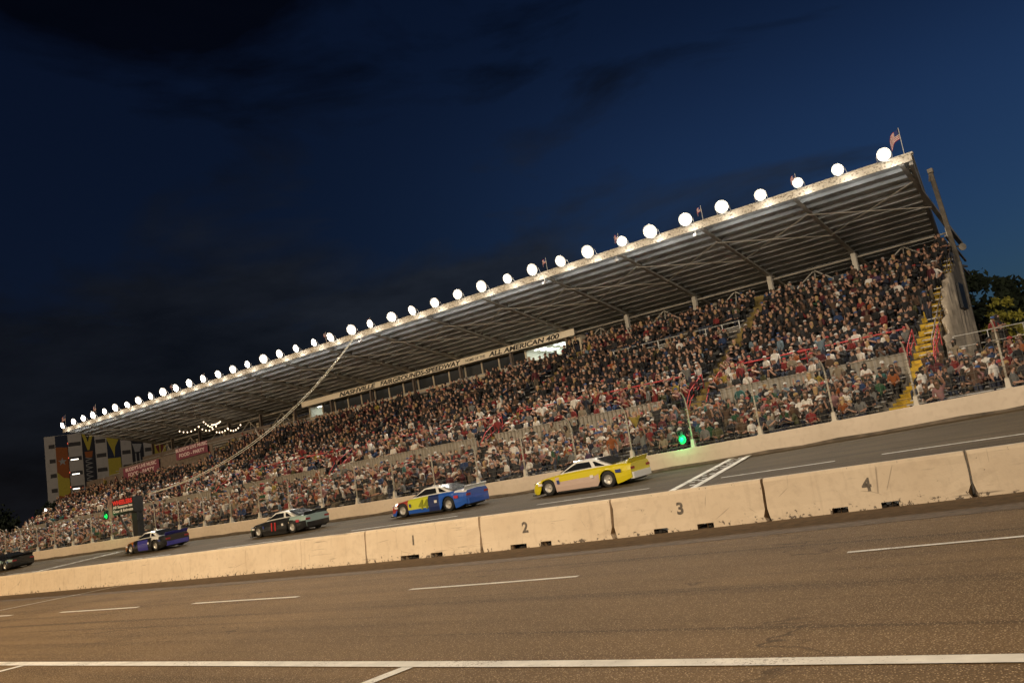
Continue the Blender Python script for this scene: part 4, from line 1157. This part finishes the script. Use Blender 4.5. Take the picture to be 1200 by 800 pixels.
def tower_banner(u0, u1, z0, z1, label, draw, basem):
    loc = A0+dirv*((u0+u1)/2)+nrm*.22; root = thing('wall_banner', label, 'banner', (loc.x, loc.y, z0), (0, 0, rotz), 'tall banners on the tower block')
    w = (u1-u0)/2; h = z1-z0
    MB().box((-w, -.02, 0), (w, .02, h)).build('cloth', basem, root)
    draw(root, w, h)
def poly2(root, pts, m, name='motif', y=-.03):
    b = MB(); b.prism([(x, y, z) for x, z in pts], (0, .008, 0)); b.build(name, m, root)
def d_orange(r, w, h):
    poly2(r, [(-w, h*.05), (w*.1, h*.0+.3), (w, h*.08), (w, h*.3), (0, h*.32), (-w, h*.42)], Byel)
    poly2(r, [(-w, h*.82), (w, h*.80), (w, h), (-w, h)], Bnav)
    st = []
    for k in range(10):
        a = math.pi/2+k*math.pi/5; q = 1.0 if k % 2 == 0 else .42; st.append((q*math.cos(a), h*.58+q*math.sin(a)))
    poly2(r, st, Bgrey)
def d_zig(r, w, h):
    poly2(r, [(-w, h), (-w*.5, h), (0, h*.86), (w*.5, h), (w, h), (.2, h*.74), (-.2, h*.74)], Byel)
    n = 9
    for k in range(n):
        z = h*.06+k*h*.065; poly2(r, [(-.8, z), (.8, z+h*.03), (-.8, z+h*.06), (-.8, z+h*.048), (.35, z+h*.03), (-.8, z+h*.012)], Bgrey)
    poly2(r, [(-.7, h*.63), (.7, h*.63), (.9, h*.72), (-.9, h*.72)], Borange)
def d_yel(r, w, h):
    poly2(r, [(-w, h*.55), (w, h*.55), (w, h*.86), (.35, h*.72), (.1, h*.56), (-.3, h*.66), (-w, h*.86)], Bnav)
    for k, x in enumerate((-.7, .7)): poly2(r, [(x*w-.35, h*.12), (x*w+.35, h*.14), (x*w+.2, h*.2), (x*w-.3, h*.19)], Bnav, y=-.032)
def d_skel(r, w, h):
    pts = [(math.cos(a)*1.2, h*.86+math.sin(a)*1.3) for a in np.linspace(0, 2*math.pi, 14)[:-1]]; poly2(r, pts, Bgrey)
    for s in (-.5, .5): poly2(r, [(s-.25, h*.87), (s+.25, h*.87), (s+.2, h*.92), (s-.2, h*.92)], Bblack, y=-.036)
    poly2(r, [(-1.1, h*.74), (1.1, h*.72), (.5, h*.60), (-.6, h*.60)], Bgrey)
    for s in (-.45, .45): poly2(r, [(s-.12, h*.1), (s+.12, h*.1), (s+.12, h*.58), (s-.12, h*.58)], Bgrey)
def d_mar(r, w, h):
    pts = [(math.cos(a)*w*.75, h*.6+math.sin(a)*h*.28) for a in np.linspace(0, 2*math.pi, 18)[:-1]]; poly2(r, pts, Bmar)
    poly2(r, [(-w*.1, h*.3), (w*.1, h*.3), (w*.1, h*.9), (-w*.1, h*.9)], Byel, y=-.036); poly2(r, [(-w*.7, h*.57), (w*.7, h*.57), (w*.7, h*.63), (-w*.7, h*.63)], Byel, y=-.038)
def d_dark(r, w, h): poly2(r, [(-1, h), (1, h), (0, h*.93)], Byel)
tower_banner(2.4, 5.0, 13.5, 28.6, 'orange and yellow banner with white star at left end of the tower', d_orange, Borange)
tower_banner(8.2, 10.9, 12, 28.6, 'black banner with yellow V and white zigzag on the tower', d_zig, Bblack)
tower_banner(13.7, 16.6, 13, 28.6, 'yellow banner with dark middle on the tower', d_yel, Byel)
tower_banner(19.2, 21.8, 13, 28.6, 'black banner with white skeletal figure on the tower', d_skel, Bblack)
tower_banner(24.3, 27.1, 18, 28.6, 'maroon and yellow ringed banner on the tower', d_mar, Byel)
tower_banner(30, 32.6, 14, 28.6, 'dark navy banner with small yellow tip on the tower', d_dark, Bnav)

# ------------------------------------------------------------------ trees
def tree(loc, h, rad, label, m, seed, n=2600, leaf=.35):
    rr = random.Random(seed)
    root = thing('tree', label, 'tree', loc)
    t = MB(); top = Vector((0, 0, h*.55)); t.tube([(0, 0, -.2), (.1, 0, h*.25), top], [.35, .26, .16], 8)
    limbs = []
    for k in range(9):
        a = k*2.4+rr.random(); p = Vector((math.cos(a)*rad*rr.uniform(.45, .8), math.sin(a)*rad*rr.uniform(.45, .8), h*rr.uniform(.5, .92))); s0 = Vector((0, 0, h*rr.uniform(.25, .5)))
        t.tube([s0, s0.lerp(p, .5)+Vector((0, 0, .3)), p], [.12, .08, .03], 6); limbs.append(p)
    limbs.append(Vector((0, 0, h*.9)))
    t.build('trunk', mat('bark', (.05, .035, .025), .9), root)
    c = MB(); cl_ = []
    for p in limbs:
        for _ in range(4): cl_.append((p+Vector((rr.gauss(0, rad*.22), rr.gauss(0, rad*.22), rr.gauss(0, h*.07))), rr.uniform(.5, 1.1)*rad*.33))
    for _ in range(n):
        p, q = rr.choice(cl_); d = Vector((rr.gauss(0, 1), rr.gauss(0, 1), rr.gauss(0, .7))); d = d.normalized()*q*rr.random()**.4
        o = p+d; s = leaf*rr.uniform(.6, 1.3); u = Vector((rr.gauss(0, 1), rr.gauss(0, 1), rr.gauss(0, 1))).normalized(); v = u.orthogonal().normalized()
        c.add([o-u*s, o+v*s*.5, o+u*s, o-v*s*.5], [(0, 1, 2, 3)], rr.choice((0, 0, 1)))
    c.build('crown', [m, mat(m.name+'_pale', tuple(x*1.5 for x in m.node_tree.nodes['Principled BSDF'].inputs['Base Color'].default_value[:3]), .8)], root)
M_leaf = mat('leaf_dark', (.018, .027, .011), .8); M_leaf_lamplit = mat('leaf_painted_lamplight', (.30, .27, .04), .8)  # yellow-green leaves carry lamplight painted into their colour
tree((-11.2, 84, 0), 13.6, 3.4, 'tall dark tree close to the grandstand right end', M_leaf, 1)
tree((-8.4, 93, 0), 12.6, 3.6, 'dark tree between the tall tree and the yellow green tree', M_leaf, 2)
tree((-3.6, 84, 0), 12.4, 2.6, 'dark tree at the right edge behind the bleachers', M_leaf, 3)
tree((-8.1, 76, 0), 9.0, 1.35, 'yellow green tree with painted lamplight behind the right bleachers', M_leaf_lamplit, 4, 1800, .2)
tree((-13.8, 88, 0), 9, 3.5, 'low dark tree half hidden behind the grandstand end', M_leaf, 6)
tree((-2, 100, 0), 10, 4, 'low dark tree farthest back at the right', M_leaf, 7)
tree((-196, 94, 0), 12, 5.5, 'dark bushy tree in front of the tower block', M_leaf, 5)
for k, (x, y, h) in enumerate(((-225, 88, 13), (-236, 86, 14), (-250, 84, 15), (-212, 84, 10), (-262, 78, 14))):
    tree((x, y, 0), h, 6.5, '%s dark tree left of the tower block' % ORD[k+1], M_leaf, 10+k, 1800, .55)
lp = thing('street_lamp', 'small white lamp on a post at the foot of the tower block', 'street lamp', (-184, 84, 0))
MB().tube([(0, 0, 0), (0, 0, 9.6)], .09, 6).build('pole', M_grey, lp); MB().lathe([(-.3, .02), (-.15, .3), (.15, .3), (.3, .02)], (0, 0, 9.85), (0, 0, 1), 10).build('lamp_head', mat('street_lamp_white', (.9, .9, .9), .4, emit=(1, .95, .85), estr=14), lp)

# ------------------------------------------------------------------ sky
w = bpy.data.worlds.new('World'); sc.world = w; w.use_nodes = True
nt = w.node_tree; bg = nt.nodes['Background']
class WN(NT):
    def __init__(s, nt): s.nt = nt
W = WN(nt)
sky = W.n('ShaderNodeTexSky', sky_type='NISHITA'); sky.sun_disc = False; sky.sun_elevation = R(-2.5); sky.sun_rotation = R(25); sky.altitude = 150; sky.air_density = 1.0; sky.dust_density = .6; sky.ozone_density = 3.5
tc = W.n('ShaderNodeTexCoord'); D = tc.outputs['Generated']
s3 = W.sep(D)
mp = W.n('ShaderNodeMapping'); mp.inputs['Scale'].default_value = (3.2, 3.2, 9.5); mp.inputs['Location'].default_value = (3.1, 1.7, .4); mp.inputs['Rotation'].default_value = (R(6), R(-8), 0); W.l(D, mp.inputs['Vector'])
n1 = W.noise(1.0, 10, mp.outputs['Vector'], .56, .5)
def mr(v, a, b, c, d):
    x = W.n('ShaderNodeMapRange', interpolation_type='SMOOTHSTEP'); x.inputs[1].default_value = a; x.inputs[2].default_value = b; x.inputs[3].default_value = c; x.inputs[4].default_value = d; W.l(v, x.inputs[0]); return x.outputs[0]
bank = W.math('MULTIPLY', mr(s3[2], .20, .36, 1, 0), mr(s3[0], -.66, -.42, 1, 0))      # long low bank in the west
high = W.math('MULTIPLY', mr(s3[2], .40, .54, 0, 1), mr(s3[0], -.70, -.50, 1, 0))      # high dark patch further left
low = mr(s3[2], .10, .17, .55, 0)
n1 = W.math('MULTIPLY_ADD', n1, 1.35, -.175)
cov = W.math('ADD', W.math('ADD', n1, W.math('MULTIPLY', bank, .40)), W.math('ADD', W.math('MULTIPLY', high, .42), W.math('MULTIPLY', low, .3)))
cl_ = W.ramp(cov, [(.56, g3(0)), (.80, g3(.94))])
grade = W.mix(1.0, sky.outputs[0], (1.15, 1.72, 1.52), 'MULTIPLY')
tex = W.ramp(W.noise(2.3, 8, mp.outputs['Vector'], .6), [(.3, g3(.45)), (.7, g3(1.35))])
glow = W.math('MULTIPLY_ADD', W.math('MULTIPLY', mr(s3[0], -.75, -.35, 0, 1), mr(s3[2], .30, .50, 1, 0)), .75, 1.0)
glv = W.n('ShaderNodeCombineXYZ'); W.l(W.math('MULTIPLY', glow, 1.0), glv.inputs[0]); W.l(glow, glv.inputs[1]); W.l(glow, glv.inputs[2])
grade = W.mix(1.0, grade, glv.outputs[0], 'MULTIPLY')
cadd = W.mix(1.0, W.mix(mr(s3[2], .28, .46, 0, 1), W.mix(mr(s3[0], -.90, -.60, 0, 1), (.03, .036, .05), (.075, .092, .125)), (.003, .004, .008)), tex, 'MULTIPLY')
cloud = W.mix(1.0, W.mix(1.0, grade, (.22, .18, .16), 'MULTIPLY'), cadd, 'ADD')
c = W.mix(cl_, grade, cloud)
W.l(c, bg.inputs['Color']); bg.inputs['Strength'].default_value = .15

# ------------------------------------------------------------------ infield track lights behind the photographer (tall poles of the speedway)
for k, (x, y, z, e, c) in enumerate(((-112, -14, 25, .85, (1, .72, .42)), (-74, -14, 25, .82, (1, .72, .42)), (-38, -14, 25, .92, (1, .75, .46)), (-4, -14, 25, .72, (1, .82, .6)), (38, -6, 25, 1.1, (1, .86, .68)))):
    L = bpy.data.lights.new('infield_track_light', 'SPOT'); L.energy = 68000*e; L.color = c; L.spot_size = R(95 if k < 4 else 46); L.spot_blend = .6; L.shadow_soft_size = 1.2
    lo = bpy.data.objects.new('infield_track_light', L); link(lo); lo.location = (x, y, z)
    lo.rotation_euler = Vector((0, .765, -.645) if k < 4 else (-46, 58, -18)).to_track_quat('-Z', 'Y').to_euler()  # last spot is added, narrowed onto the stand end to brighten the canvas

L = bpy.data.lights.new('tower_fill_light', 'SPOT'); L.energy = 90000; L.color = (1, .82, .62); L.spot_size = R(60); L.spot_blend = .6; L.shadow_soft_size = 1.2  # added spot aimed at the tower block to brighten its front
lo = bpy.data.objects.new('tower_fill_light', L); link(lo); lo.location = (-152, 8, 25); lo.rotation_euler = (Vector((-207, 108, 16))-Vector((-152, 8, 25))).to_track_quat('-Z', 'Y').to_euler()

# ------------------------------------------------------------------ camera
cam = bpy.data.cameras.new('camera'); co = bpy.data.objects.new('camera', cam); link(co)
cam.sensor_width = 36; cam.lens = 1005/1200*36; cam.clip_end = 6000; cam.clip_start = .1
r, u, bk = Rm[:, 0], -Rm[:, 1], -Rm[:, 2]
co.matrix_world = Matrix(((r[0], u[0], bk[0], 0), (r[1], u[1], bk[1], 0), (r[2], u[2], bk[2], 1.7), (0, 0, 0, 1)))
sc.camera = co
sc.view_settings.view_transform = 'Standard'; sc.view_settings.look = 'None'; sc.view_settings.gamma = 1; sc.view_settings.exposure = 0
sc.view_settings.use_curve_mapping = False
sc.render.engine = 'CYCLES'
sc.cycles.use_denoising = True; sc.cycles.max_bounces = 6; sc.cycles.use_light_tree = True
sc.cycles.sample_clamp_indirect = 4
